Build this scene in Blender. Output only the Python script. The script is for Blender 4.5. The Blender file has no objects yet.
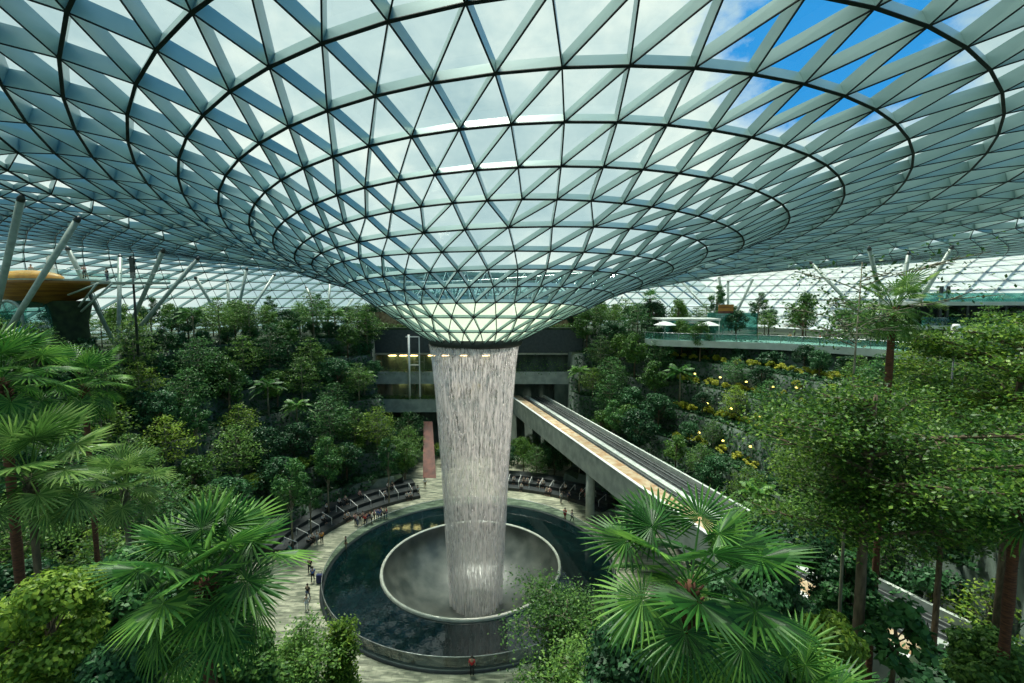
import bpy, bmesh, math, random
import numpy as np
from mathutils import Vector, Matrix
random.seed(7); RNG = np.random.default_rng(11)
PI = math.pi
scn = bpy.context.scene
COL = scn.collection
HC = 29.5                       # eye height above the plaza
PITCH = math.radians(4.94)
FOC = 480.0                     # focal length in pixels of a 1024 wide frame
CX0, CY0 = -4.5, 51.4           # axis of the pool

# ------------------------------------------------------------------ camera
cam = bpy.data.cameras.new('camera'); cam.sensor_width = 36; cam.lens = FOC/1024*36
cam.clip_end = 2000; cam.clip_start = .1
co = bpy.data.objects.new('camera', cam); COL.objects.link(co)
co.location = (0, 0, HC); co.rotation_euler = (PI/2-PITCH, 0, 0)
scn.camera = co

def proj(x, y, z):
    dz = z-HC; d = y*math.cos(PITCH)-dz*math.sin(PITCH); up = y*math.sin(PITCH)+dz*math.cos(PITCH)
    if d < .1: return None
    return 512+FOC*x/d, 341.5-FOC*up/d, d
def at(px, py, Y):
    u = (px-512)/FOC; v = (341.5-py)/FOC
    r = (u, math.cos(PITCH)+v*math.sin(PITCH), -math.sin(PITCH)+v*math.cos(PITCH))
    t = Y/r[1]
    return Vector((r[0]*t, Y, HC+r[2]*t))

# ------------------------------------------------------------------ materials
def newmat(name):
    m = bpy.data.materials.new(name); m.use_nodes = True
    nt = m.node_tree; nt.nodes.clear()
    out = nt.nodes.new('ShaderNodeOutputMaterial')
    return m, nt, out
def N(nt, t, **kw):
    n = nt.nodes.new(t)
    for k, v in kw.items(): setattr(n, k, v)
    return n
def L(nt, a, b): nt.links.new(a, b)
def ramp(nt, fac, stops):
    r = N(nt, 'ShaderNodeValToRGB'); e = r.color_ramp.elements
    while len(e) < len(stops): e.new(.5)
    for i, (p, c) in enumerate(stops):
        e[i].position = p; e[i].color = (*c, 1) if len(c) == 3 else c
    L(nt, fac, r.inputs[0]); return r
def surf(name, c1, c2=None, scale=2., rough=.6, metal=0., detail=4, stretch=(1, 1, 1), bump=0., spec=.5, emit=None, estr=0):
    m, nt, out = newmat(name)
    b = N(nt, 'ShaderNodeBsdfPrincipled'); L(nt, b.outputs[0], out.inputs[0])
    b.inputs['Roughness'].default_value = rough; b.inputs['Metallic'].default_value = metal
    b.inputs['Specular IOR Level'].default_value = spec
    c2 = c2 or tuple(x*.75 for x in c1)
    tc = N(nt, 'ShaderNodeTexCoord'); mp = N(nt, 'ShaderNodeMapping'); mp.inputs['Scale'].default_value = stretch
    no = N(nt, 'ShaderNodeTexNoise'); no.inputs['Scale'].default_value = scale; no.inputs['Detail'].default_value = detail
    L(nt, tc.outputs['Object'], mp.inputs[0]); L(nt, mp.outputs[0], no.inputs[0])
    r = ramp(nt, no.outputs[0], [(.35, c2), (.65, c1)]); L(nt, r.outputs[0], b.inputs['Base Color'])
    if bump:
        bp = N(nt, 'ShaderNodeBump'); bp.inputs['Strength'].default_value = bump; L(nt, no.outputs[0], bp.inputs['Height']); L(nt, bp.outputs[0], b.inputs['Normal'])
    if emit:
        b.inputs['Emission Color'].default_value = (*emit, 1); b.inputs['Emission Strength'].default_value = estr
    return m
def leafmat(name, c_dark, c_mid, c_light, trans=.35, rough=.45, vscale=.9):
    m, nt, out = newmat(name)
    geo = N(nt, 'ShaderNodeNewGeometry'); oi = N(nt, 'ShaderNodeObjectInfo')
    tc = N(nt, 'ShaderNodeTexCoord')
    no = N(nt, 'ShaderNodeTexNoise'); no.inputs['Scale'].default_value = vscale; no.inputs['Detail'].default_value = 2
    L(nt, tc.outputs['Object'], no.inputs[0])
    a = N(nt, 'ShaderNodeMath', operation='MULTIPLY'); a.inputs[1].default_value = .45; L(nt, geo.outputs['Random Per Island'], a.inputs[0])
    b0 = N(nt, 'ShaderNodeMath', operation='MULTIPLY_ADD'); b0.inputs[1].default_value = .3; L(nt, oi.outputs['Random'], b0.inputs[0]); L(nt, a.outputs[0], b0.inputs[2])
    c0 = N(nt, 'ShaderNodeMath', operation='MULTIPLY_ADD'); c0.inputs[1].default_value = .5; L(nt, no.outputs[0], c0.inputs[0]); L(nt, b0.outputs[0], c0.inputs[2])
    r = ramp(nt, c0.outputs[0], [(.3, c_dark), (.6, c_mid), (.95, c_light)])
    b = N(nt, 'ShaderNodeBsdfPrincipled'); b.inputs['Roughness'].default_value = rough; b.inputs['Specular IOR Level'].default_value = .25
    L(nt, r.outputs[0], b.inputs['Base Color'])
    t = N(nt, 'ShaderNodeBsdfTranslucent'); L(nt, r.outputs[0], t.inputs[0])
    mx = N(nt, 'ShaderNodeMixShader'); mx.inputs[0].default_value = trans
    L(nt, b.outputs[0], mx.inputs[1]); L(nt, t.outputs[0], mx.inputs[2]); L(nt, mx.outputs[0], out.inputs[0])
    return m
def glassmat(name, tint, gloss=.08, diff=0., dcol=(.8, .9, .85)):
    m, nt, out = newmat(name)
    tr = N(nt, 'ShaderNodeBsdfTransparent'); tr.inputs[0].default_value = (*tint, 1)
    gl = N(nt, 'ShaderNodeBsdfGlossy'); gl.inputs['Roughness'].default_value = .03
    mx = N(nt, 'ShaderNodeMixShader'); mx.inputs[0].default_value = gloss
    L(nt, tr.outputs[0], mx.inputs[1]); L(nt, gl.outputs[0], mx.inputs[2]); last = mx
    if diff:
        d = N(nt, 'ShaderNodeBsdfTranslucent'); d.inputs[0].default_value = (*dcol, 1)
        d2 = N(nt, 'ShaderNodeBsdfDiffuse'); d2.inputs[0].default_value = (*dcol, 1)
        ad = N(nt, 'ShaderNodeMixShader'); ad.inputs[0].default_value = .25
        L(nt, d.outputs[0], ad.inputs[1]); L(nt, d2.outputs[0], ad.inputs[2])
        m2 = N(nt, 'ShaderNodeMixShader'); m2.inputs[0].default_value = diff
        L(nt, mx.outputs[0], m2.inputs[1]); L(nt, ad.outputs[0], m2.inputs[2]); last = m2
    L(nt, last.outputs[0], out.inputs[0]); return m

M = {}
M['beam'] = surf('beam_paint', (.36, .50, .48), (.27, .41, .40), scale=.35, rough=.33, spec=.9, metal=.12)
M['undershade'] = surf('beam_underside_shade', (.012, .022, .025), rough=.6, spec=.2)  # near-black strip: the shade on the backlit beam undersides, put into the colour
M['roofglass'] = glassmat('roof_glass', (.86, .95, .94), .05)
M['frost'] = glassmat('frosted_glass', (.45, .56, .46), .04, .6, (.66, .78, .62))
M['blind'] = glassmat('blind_fabric', (.75, .78, .76), .0, .75, (.66, .69, .67))
M['column'] = surf('column_paint', (.27, .34, .31), (.20, .26, .24), rough=.4)
M['concrete'] = surf('concrete', (.34, .38, .35), (.22, .26, .24), scale=.8, rough=.8)
M['pale'] = surf('pale_concrete', (.55, .58, .54), (.42, .46, .42), scale=1.2, rough=.75)
M['deckwhite'] = surf('white_render', (.62, .66, .62), (.5, .54, .5), scale=.7, rough=.6)
M['rust'] = surf('rusty_walkway', (.50, .42, .29), (.36, .20, .09), scale=1.1, rough=.85, stretch=(1, 1, 1))
M['trough'] = surf('track_bed', (.035, .04, .042), (.015, .018, .02), scale=2, rough=.8)
M['steel'] = surf('rail_steel', (.42, .44, .44), (.25, .27, .27), rough=.35, metal=.7)
M['darksteel'] = surf('dark_steel', (.05, .06, .06), rough=.45, metal=.4)
M['black_step'] = surf('black_granite', (.030, .038, .040), (.016, .021, .024), scale=1.5, rough=.45)
M['soil'] = surf('planted_soil', (.030, .055, .022), (.012, .022, .012), scale=1.3, rough=.95, detail=8)
M['riser'] = surf('terrace_wall', (.085, .115, .095), (.03, .05, .04), scale=.7, rough=.85, detail=8, stretch=(1, 1, .4))
M['red_path'] = surf('red_path', (.17, .05, .032), (.08, .025, .018), scale=1, rough=.7)
M['wood'] = surf('amber_wood', (.38, .17, .025), (.15, .055, .01), scale=1.2, rough=.5, stretch=(.25, .25, 3))
M['orange'] = surf('orange_panel', (.75, .36, .06), (.6, .25, .04), rough=.5)
M['bark'] = surf('bark', (.16, .12, .075), (.07, .05, .03), scale=3, rough=.9, stretch=(3, 3, .8), bump=.4)
M['palebark'] = surf('pale_bark', (.26, .24, .17), (.13, .12, .08), scale=2, rough=.9, stretch=(2, 2, .7))
M['fibre'] = surf('palm_fibre', (.15, .06, .03), (.06, .025, .015), scale=6, rough=.95, stretch=(1, 1, 4), bump=.6)
M['white'] = surf('white_paint', (.78, .79, .77), (.7, .71, .69), rough=.5)
M['tealglass'] = glassmat('teal_glass', (.35, .62, .58), .12, .25, (.15, .42, .38))
M['railglass'] = glassmat('railing_glass', (.42, .55, .52), .16)
M['clearglass'] = glassmat('clear_glass', (.72, .86, .84), .10)
M['darkwall'] = surf('dark_wall', (.035, .05, .055), (.02, .03, .035), rough=.6)
M['interior'] = surf('shop_interior', (.42, .30, .17), (.16, .09, .05), scale=1.5, rough=.7)
M['lampwarm'] = surf('warm_lamp', (.9, .7, .4), emit=(1, .62, .25), estr=9)
M['glowyellow'] = surf('yellow_flower_glow', (.9, .8, .3), emit=(1, .80, .18), estr=3)  # added glow standing in for yellow flowers, no lamp there
M['dial'] = surf('dark_glass_screen', (.03, .05, .06), rough=.1)
M['leaf'] = leafmat('leaf_mid', (.018, .060, .014), (.058, .150, .030), (.20, .36, .065))
M['leafdark'] = leafmat('leaf_dark', (.008, .034, .014), (.022, .080, .030), (.07, .20, .07), trans=.25)
M['leafyellow'] = leafmat('leaf_yellow_green', (.030, .080, .010), (.105, .21, .024), (.34, .47, .06), trans=.4)
M['leafolive'] = leafmat('leaf_olive', (.014, .048, .008), (.062, .155, .020), (.32, .47, .05), trans=.35)
M['leafcool'] = leafmat('leaf_cool', (.010, .048, .014), (.034, .125, .034), (.13, .30, .075), trans=.3)
M['palmleaf'] = leafmat('palm_leaf', (.010, .048, .010), (.034, .14, .022), (.19, .38, .06), trans=.34, rough=.42, vscale=.6)
M['palmbright'] = leafmat('palm_leaf_bright', (.03, .09, .018), (.09, .20, .04), (.30, .44, .12), trans=.4, rough=.35, vscale=.6)
M['croton'] = leafmat('croton_leaf', (.10, .15, .01), (.36, .40, .03), (.82, .76, .14), trans=.45)
M['moss'] = leafmat('ground_cover', (.005, .026, .010), (.018, .068, .024), (.06, .17, .05), trans=.2)

# plaza paving: streaked pale stone setts
def paving():
    m, nt, out = newmat('plaza_paving'); b = N(nt, 'ShaderNodeBsdfPrincipled'); L(nt, b.outputs[0], out.inputs[0])
    b.inputs['Roughness'].default_value = .7
    tc = N(nt, 'ShaderNodeTexCoord'); mp = N(nt, 'ShaderNodeMapping'); mp.inputs['Rotation'].default_value = (0, 0, .5); mp.inputs['Scale'].default_value = (.35, 1.6, 1)
    L(nt, tc.outputs['Object'], mp.inputs[0])
    no = N(nt, 'ShaderNodeTexNoise'); no.inputs['Scale'].default_value = 1.3; no.inputs['Detail'].default_value = 6; no.inputs['Distortion'].default_value = 1.2; L(nt, mp.outputs[0], no.inputs[0])
    r = ramp(nt, no.outputs[0], [(.36, (.11, .125, .085)), (.5, (.26, .27, .19)), (.64, (.50, .49, .36))])
    br = N(nt, 'ShaderNodeTexBrick'); br.inputs['Scale'].default_value = 1.; br.inputs['Color1'].default_value = (1, 1, 1, 1); br.inputs['Color2'].default_value = (.75, .75, .75, 1); br.inputs['Mortar'].default_value = (.45, .45, .45, 1)
    br.inputs['Mortar Size'].default_value = .012; br.inputs['Brick Width'].default_value = .9; br.inputs['Row Height'].default_value = .45
    L(nt, tc.outputs['Object'], br.inputs[0])
    mx = N(nt, 'ShaderNodeMix', data_type='RGBA', blend_type='MULTIPLY'); mx.inputs[0].default_value = 1
    L(nt, r.outputs[0], mx.inputs[6]); L(nt, br.outputs[0], mx.inputs[7]); L(nt, mx.outputs[2], b.inputs['Base Color'])
    return m
M['paving'] = paving()
def poolwater():
    m, nt, out = newmat('pool_water'); b = N(nt, 'ShaderNodeBsdfPrincipled'); L(nt, b.outputs[0], out.inputs[0])
    b.inputs['Roughness'].default_value = .02; b.inputs['IOR'].default_value = 1.5; b.inputs['Specular IOR Level'].default_value = .6
    tc = N(nt, 'ShaderNodeTexCoord')
    br = N(nt, 'ShaderNodeTexBrick'); br.offset = 0; br.inputs['Scale'].default_value = 1.; br.inputs['Color1'].default_value = (.0012, .006, .007, 1); br.inputs['Color2'].default_value = (.002, .011, .012, 1); br.inputs['Mortar'].default_value = (.0006, .003, .0035, 1)
    br.inputs['Brick Width'].default_value = .8; br.inputs['Row Height'].default_value = .8; br.inputs['Mortar Size'].default_value = .03
    L(nt, tc.outputs['Object'], br.inputs[0]); L(nt, br.outputs[0], b.inputs['Base Color'])
    no = N(nt, 'ShaderNodeTexNoise'); no.inputs['Scale'].default_value = 2.5; no.inputs['Detail'].default_value = 2; L(nt, tc.outputs['Object'], no.inputs[0])
    bp = N(nt, 'ShaderNodeBump'); bp.inputs['Strength'].default_value = .02; bp.inputs['Distance'].default_value = .2; L(nt, no.outputs[0], bp.inputs['Height']); L(nt, bp.outputs[0], b.inputs['Normal'])
    return m
M['pool'] = poolwater()
M['bowl'] = surf('wet_bowl', (.11, .12, .105), (.035, .045, .04), scale=.5, rough=.35, spec=.9, detail=6)
M['lip'] = surf('bowl_lip', (.50, .52, .45), (.36, .38, .33), scale=1.5, rough=.2, spec=.8)
def watermat(name, lo, hi, col, zs=.06, sc=9):
    m, nt, out = newmat(name)
    tc = N(nt, 'ShaderNodeTexCoord'); mp = N(nt, 'ShaderNodeMapping'); mp.inputs['Scale'].default_value = (1, 1, zs); L(nt, tc.outputs['Object'], mp.inputs[0])
    no = N(nt, 'ShaderNodeTexNoise'); no.inputs['Scale'].default_value = sc; no.inputs['Detail'].default_value = 3; no.inputs['Roughness'].default_value = .65; L(nt, mp.outputs[0], no.inputs[0])
    r = ramp(nt, no.outputs[0], [(.42, (lo,)*3), (.62, (hi,)*3)])
    tr = N(nt, 'ShaderNodeBsdfTransparent')
    d = N(nt, 'ShaderNodeBsdfDiffuse'); d.inputs[0].default_value = (*col, 1)
    t = N(nt, 'ShaderNodeBsdfTranslucent'); t.inputs[0].default_value = (*col, 1)
    g = N(nt, 'ShaderNodeMixShader'); g.inputs[0].default_value = .5; L(nt, d.outputs[0], g.inputs[1]); L(nt, t.outputs[0], g.inputs[2])
    mx = N(nt, 'ShaderNodeMixShader'); L(nt, r.outputs[0], mx.inputs[0]); L(nt, tr.outputs[0], mx.inputs[1]); L(nt, g.outputs[0], mx.inputs[2]); L(nt, mx.outputs[0], out.inputs[0])
    return m
M['fall'] = watermat('falling_water', .10, .66, (.98, .91, .90), .018, 6)
M['drops'] = surf('water_drops', (.95, .92, .92), (.9, .86, .86), rough=.2, spec=.8)
M['drops'].node_tree.nodes['Principled BSDF'].inputs['Alpha'].default_value = .75

# ------------------------------------------------------------------ object helpers
def tag(o, label=None, cat=None, group=None, kind=None):
    if label: o['label'] = label
    if cat: o['category'] = cat
    if group: o['group'] = group
    if kind: o['kind'] = kind
    return o
def empty(name, loc=(0, 0, 0), rz=0.):
    o = bpy.data.objects.new(name, None); COL.objects.link(o); o.location = loc; o.rotation_euler = (0, 0, rz); o.empty_display_size = .2
    return o
def link(name, me, parent=None, loc=None):
    o = bpy.data.objects.new(name, me); COL.objects.link(o)
    if parent: o.parent = parent
    if loc is not None: o.location = loc
    return o
def fastmesh(name, V, F, mats, midx=None, smooth=False):
    """V (n,3) array, F (m,k) array of equal-size faces"""
    V = np.asarray(V, dtype=np.float32); F = np.asarray(F, dtype=np.int32)
    me = bpy.data.meshes.new(name); me.vertices.add(len(V)); me.vertices.foreach_set('co', V.ravel())
    k = F.shape[1]; me.loops.add(F.size); me.loops.foreach_set('vertex_index', F.ravel())
    me.polygons.add(len(F)); me.polygons.foreach_set('loop_start', np.arange(len(F), dtype=np.int32)*k)
    me.polygons.foreach_set('loop_total', np.full(len(F), k, dtype=np.int32))
    for m in mats: me.materials.append(m)
    if midx is not None: me.polygons.foreach_set('material_index', np.asarray(midx, dtype=np.int32))
    if smooth: me.polygons.foreach_set('use_smooth', np.ones(len(F), dtype=bool))
    me.update(calc_edges=True); me.validate(); return me
class MB:
    def __init__(s): s.v = []; s.f = []; s.m = []; s.sm = []
    def add(s, vs, fs, mi=0, smooth=False):
        b = len(s.v); s.v += [tuple(x) for x in vs]
        for f in fs: s.f.append(tuple(b+i for i in f)); s.m.append(mi); s.sm.append(smooth)
    def box(s, x0, x1, y0, y1, z0, z1, mi=0):
        s.add([(x0, y0, z0), (x1, y0, z0), (x1, y1, z0), (x0, y1, z0), (x0, y0, z1), (x1, y0, z1), (x1, y1, z1), (x0, y1, z1)],
              [(0, 3, 2, 1), (4, 5, 6, 7), (0, 1, 5, 4), (1, 2, 6, 5), (2, 3, 7, 6), (3, 0, 4, 7)], mi)
    def tube(s, pts, rad, n=8, mi=0, cap=True, smooth=True):
        pts = [Vector(p) for p in pts]; k = len(pts)
        if not hasattr(rad, '__len__'): rad = [rad]*k
        vs = []; up = Vector((0, 0, 1))
        for i, p in enumerate(pts):
            d = (pts[min(i+1, k-1)]-pts[max(i-1, 0)]).normalized()
            a = d.cross(up); a = Vector((1, 0, 0)) if a.length < .05 else a.normalized()
            b = d.cross(a).normalized()
            for j in range(n):
                t = 2*PI*j/n; vs.append(p+(a*math.cos(t)+b*math.sin(t))*rad[i])
        fs = [(i*n+j, i*n+(j+1) % n, (i+1)*n+(j+1) % n, (i+1)*n+j) for i in range(k-1) for j in range(n)]
        if cap: fs += [tuple(range(n))[::-1], tuple((k-1)*n+j for j in range(n))]
        s.add(vs, fs, mi, smooth)
    def lathe(s, prof, c=(0, 0), n=64, a0=0., a1=2*PI, mi=0, smooth=True, closed=False):
        full = abs(a1-a0-2*PI) < 1e-6; m = n if full else n+1; k = len(prof); vs = []
        for j in range(m):
            t = a0+(a1-a0)*j/n
            for r, z in prof: vs.append((c[0]+r*math.cos(t), c[1]+r*math.sin(t), z))
        kk = k if closed else k-1
        fs = []
        for j in range(n):
            j2 = (j+1) % m
            for i in range(kk): fs.append((j*k+i, j2*k+i, j2*k+(i+1) % k, j*k+(i+1) % k))
        s.add(vs, fs, mi, smooth)
        if closed and not full: s.add(vs[:k], [tuple(range(k))], mi); s.add(vs[-k:], [tuple(range(k))[::-1]], mi)
    def prism(s, poly, z0, z1, mi=0):
        n = len(poly); vs = [(x, y, z0) for x, y in poly]+[(x, y, z1) for x, y in poly]
        s.add(vs, [tuple(range(n))[::-1], tuple(range(n, 2*n))]+[(i, (i+1) % n, n+(i+1) % n, n+i) for i in range(n)], mi)
    def strip(s, line, off0, off1, z0, z1, mi=0):
        """box section following a plan polyline, between offsets to its right"""
        P = [Vector((p[0], p[1], 0)) for p in line]; vs = []
        for i, p in enumerate(P):
            d = (P[min(i+1, len(P)-1)]-P[max(i-1, 0)]).normalized(); r = Vector((-d.y, d.x, 0))
            zz = (line[i][2] if len(line[i]) > 2 else 0)
            for o, z in ((off0, z0), (off1, z0), (off1, z1), (off0, z1)): q = p+r*o; vs.append((q.x, q.y, z+zz))
        k = len(P); fs = []
        for i in range(k-1):
            for j in range(4): fs.append((4*i+j, 4*i+(j+1) % 4, 4*i+4+(j+1) % 4, 4*i+4+j))
        fs += [(3, 2, 1, 0), (4*k-4, 4*k-3, 4*k-2, 4*k-1)]
        s.add(vs, fs, mi)
    def mesh(s, name, mats):
        me = bpy.data.meshes.new(name); me.from_pydata(s.v, [], s.f)
        for m in (mats if isinstance(mats, (list, tuple)) else [mats]): me.materials.append(m)
        me.polygons.foreach_set('material_index', s.m); me.polygons.foreach_set('use_smooth', s.sm); me.update()
        bm = bmesh.new(); bm.from_mesh(me); bmesh.ops.recalc_face_normals(bm, faces=bm.faces); bm.to_mesh(me); bm.free()
        return me
    def build(s, name, mats, parent=None, loc=None): return link(name, s.mesh(name, mats), parent, loc)
def copy_tree(o, parent=None):
    c = o.copy(); COL.objects.link(c)
    if parent: c.parent = parent; c.matrix_parent_inverse = o.matrix_parent_inverse
    for ch in list(o.children): copy_tree(ch, c)
    return c

# ------------------------------------------------------------------ roof
S = .952
# each ring of the roof: radius, centre x, centre y, mean height, then the height waves round it (cos t, sin t, cos 2t, sin 2t)
RING = {0: (4.85, -3.87, 51.4, 25.1, 0, 0, 0, 0), 1: (6.9, -3.7, 51.4, 26.25, -.03, -.2, 0, 0), 2: (8.95, -3.4, 51.4, 27.4, -.05, -.5, 0, 0),
       3: (11.05, -3.05, 51.39, 28.39, -0.08, -0.92, 0.07, -0.11),
       4: (13.06, -2.46, 51.40, 29.50, 0.07, -1.14, 0.14, -0.10),
       5: (15.20, -1.82, 51.41, 30.46, 0.10, -1.41, 0.15, -0.17),
       6: (17.34, -1.12, 51.33, 31.32, 0.19, -1.99, 0.42, 0.03),
       7: (19.42, -0.23, 51.33, 31.75, 0.60, -3.01, 0.56, -0.04),
       8: (21.71, 0.61, 51.67, 33.54, 0.88, -1.55, -0.51, 0.27),
       9: (24.36, 1.55, 52.02, 34.47, 1.14, -2.17, -0.29, 0.28),
       10: (27.86, 2.72, 53.65, 34.44, 1.31, -4.41, 0.17, 0.38),
       11: (31.29, 3.87, 54.35, 34.95, 1.29, -5.56, 0.33, 0.24),
       12: (34.99, 5.05, 54.86, 35.95, 1.12, -5.93, 0.14, 0.10),
       13: (38.60, 6.26, 54.86, 37.96, 0.73, -4.76, -0.74, -0.13),
       14: (42.16, 7.26, 54.86, 38.30, 0.80, -5.52, -0.80, 0.10),
       15: (45.61, 8.15, 54.92, 38.85, 0.79, -6.04, -0.85, 0.11),
       16: (49.21, 8.93, 54.90, 39.14, 0.69, -6.65, -0.86, 0.19),
}
NR = 37
_pr, _pz = [46, 50, 55, 60, 65, 70, 75, 79, 83, 86, 89, 92, 95], [41.8, 41.5, 40.7, 39.7, 38.5, 37.0, 34.8, 32.3, 29.2, 26.2, 23.4, 21.5, 20.]
for i in range(17, NR):
    r = RING[16][0]+(i-16)*2.2; w_ = max(0., 1-(r-49.2)/27.); w_ = w_*w_*(3-2*w_)
    RING[i] = (r, 8.93+3.6*min(1, (i-16)/9), 54.9, float(np.interp(r, _pr, _pz))-2.66*w_, .69*w_, -6.65*w_, -.86*w_, .19*w_)
def ringpt(i, t):
    r, cx, cy, z, a1, b1, a2, b2 = RING[i]
    return Vector((cx+r*math.cos(t), cy+r*math.sin(t), z+a1*math.cos(t)+b1*math.sin(t)+a2*math.cos(2*t)+b2*math.sin(2*t)))
RR = [RING[i][0] for i in range(NR)]; RC = [RING[i][1] for i in range(NR)]; RZ = [RING[i][3] for i in range(NR)]
CNT = [28]*3+[42]*5+[63]*9+[126]*(NR-17)
def roofz(x, y):
    for i in range(NR-1):
        a = math.hypot(x-RC[i], y-RING[i][2])-RR[i]; b = math.hypot(x-RC[i+1], y-RING[i+1][2])-RR[i+1]
        if a >= 0 and b < 0:
            t = a/(a-b); an = math.atan2(y-RING[i][2], x-RC[i]); return ringpt(i, an).z*(1-t)+ringpt(i+1, an).z*t
    return 20.
PH0 = -PI/2+.0
nodes = []; norms = []; phase = []
ph = 0.
for i in range(NR):
    n = CNT[i]
    if i > 0 and CNT[i] == CNT[i-1]: ph = (ph+.5)
    elif i > 0: ph = 0.
    phase.append(ph % 1.)
    a, b = max(i-1, 0), min(i+1, NR-1)
    row = []; nrow = []
    for j in range(n):
        t = PH0+2*PI*(j+phase[i])/n
        row.append(ringpt(i, t)); rad = ringpt(b, t)-ringpt(a, t); tan_ = ringpt(i, t+.02)-ringpt(i, t-.02)
        nrow.append(rad.cross(tan_).normalized())
    nodes.append(row); norms.append(nrow)
# r2 and r7 nodes must carry phase 0 so that the 2:3 joints line up
assert phase[2] == 0. and phase[7] == 0., phase
diag = []; tris = []        # (i,j,i2,j2)
for i in range(NR-1):
    n, n2 = CNT[i], CNT[i+1]
    if n == n2:
        s = 0 if phase[i] < .25 else 1
        for j in range(n):
            # node j touches j-1+s and j+s above
            a, b = (j-1+s) % n, (j+s) % n
            diag += [(i, j, i+1, a), (i, j, i+1, b)]
            tris += [((i, j), (i+1, a), (i+1, b)), ((i, j), (i, (j+1) % n), (i+1, b))]
    elif n2 == 2*n:
        off = int(round(2*phase[i]))      # a node half a step on lands on an odd node of the finer ring
        for j in range(n):
            c = 2*j+off
            for q in (-1, 0, 1): diag.append((i, j, i+1, (c+q) % n2))
            tris += [((i, j), (i+1, (c-1) % n2), (i+1, c % n2)), ((i, j), (i+1, c % n2), (i+1, (c+1) % n2)), ((i, j), (i, (j+1) % n), (i+1, (c+1) % n2))]
    else:
        for j in range(n):
            if j % 2 == 0:
                c = 3*j//2
                for q in (-1, 0, 1): diag.append((i, j, i+1, (c+q) % n2))
                tris += [((i, j), (i+1, (c-1) % n2), (i+1, c % n2)), ((i, j), (i+1, c % n2), (i+1, (c+1) % n2))]
                tris += [((i, j), (i, (j+1) % n), (i+1, (c+1) % n2))]
            else:
                c = (3*j-1)//2
                diag += [(i, j, i+1, c % n2), (i, j, i+1, (c+1) % n2)]
                tris += [((i, j), (i+1, c % n2), (i+1, (c+1) % n2)), ((i, j), (i, (j+1) % n), (i+1, (c+1) % n2))]
def beam(mb, A, nA, B, nB, w, depth, fw, fh):
    d = (B-A).normalized(); sA = d.cross(nA).normalized(); sB = d.cross(nB).normalized()
    def sec(P, n, s, half, lo, hi): return [P-s*half+n*lo, P+s*half+n*lo, P+s*half+n*hi, P-s*half+n*hi]
    q = [(0, 1, 5, 4), (1, 2, 6, 5), (2, 3, 7, 6), (3, 0, 4, 7)]
    mb.add(sec(A, nA, sA, w, fh, depth)+sec(B, nB, sB, w, fh, depth), q, 0)
    mb.add(sec(A, nA, sA, fw, 0, fh)+sec(B, nB, sB, fw, 0, fh), q, 1)  # bottom strip carrying the painted underside shade
ceiling = tag(empty('ceiling', (RC[0], CY0, RZ[0])), 'glass and steel funnel roof of triangular panes curving down to the waterfall opening', 'roof', kind='structure')
def roofchild(o):
    o.parent = ceiling; o.matrix_parent_inverse = Matrix.Translation(-ceiling.location); return o
DEP = [(.26+.03*i if i < 9 else .53+.11*(i-9)) if i < 16 else (1.15 if i < 17 else .5) for i in range(NR)]
for i in range(NR):
    mb = MB(); n = CNT[i]; dp = DEP[i]
    if i == 0: continue
    for j in range(n):
        k = (j+1) % n
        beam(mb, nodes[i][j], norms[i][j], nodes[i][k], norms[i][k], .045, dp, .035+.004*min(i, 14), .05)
    me = mb.mesh('ring_beam', [M['beam'], M['undershade']]); roofchild(link('ring_beam', me))
for i in range(NR-1):
    mb = MB()
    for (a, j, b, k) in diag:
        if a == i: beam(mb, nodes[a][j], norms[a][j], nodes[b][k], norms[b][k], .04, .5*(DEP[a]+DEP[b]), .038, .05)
    roofchild(link('lattice_band', mb.mesh('lattice_band', [M['beam'], M['undershade']])))
def tri_mesh(name, sel, off, mat, shrink=0.):
    V = []; F = []
    for T in sel:
        P = [nodes[i][j]+norms[i][j]*(off if off is not None else DEP[i]) for i, j in T]
        c = (P[0]+P[1]+P[2])/3
        b = len(V); V += [tuple(p+(c-p)*shrink) for p in P]; F.append((b, b+1, b+2))
    return roofchild(link(name, fastmesh(name, V, F, [mat])))
tri_mesh('roof_glazing', [T for T in tris if min(t[0] for t in T) >= 3], None, M['roofglass'])
tri_mesh('frosted_glazing', [T for T in tris if min(t[0] for t in T) < 3], None, M['frost'])
def ang(T):
    i, j = T[0]; p = nodes[i][j]; return math.degrees(math.atan2(p.y-CY0, p.x-RC[i]))
tri_mesh('fabric_blinds', [T for T in tris if min(t[0] for t in T) >= 25 and -40 < ang(T) < 62], -.12, M['blind'])
mb = MB(); mb.lathe([(RR[0]+.15, RZ[0]+.5), (RR[0]+.15, RZ[0]-.1), (RR[0]-.05, RZ[0]-.42), (RR[0]-.35, RZ[0]-.42), (RR[0]-.35, RZ[0]+.5)], (RC[0], CY0), 72, closed=True)
roofchild(mb.build('oculus_rim', M['darksteel']))

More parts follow.
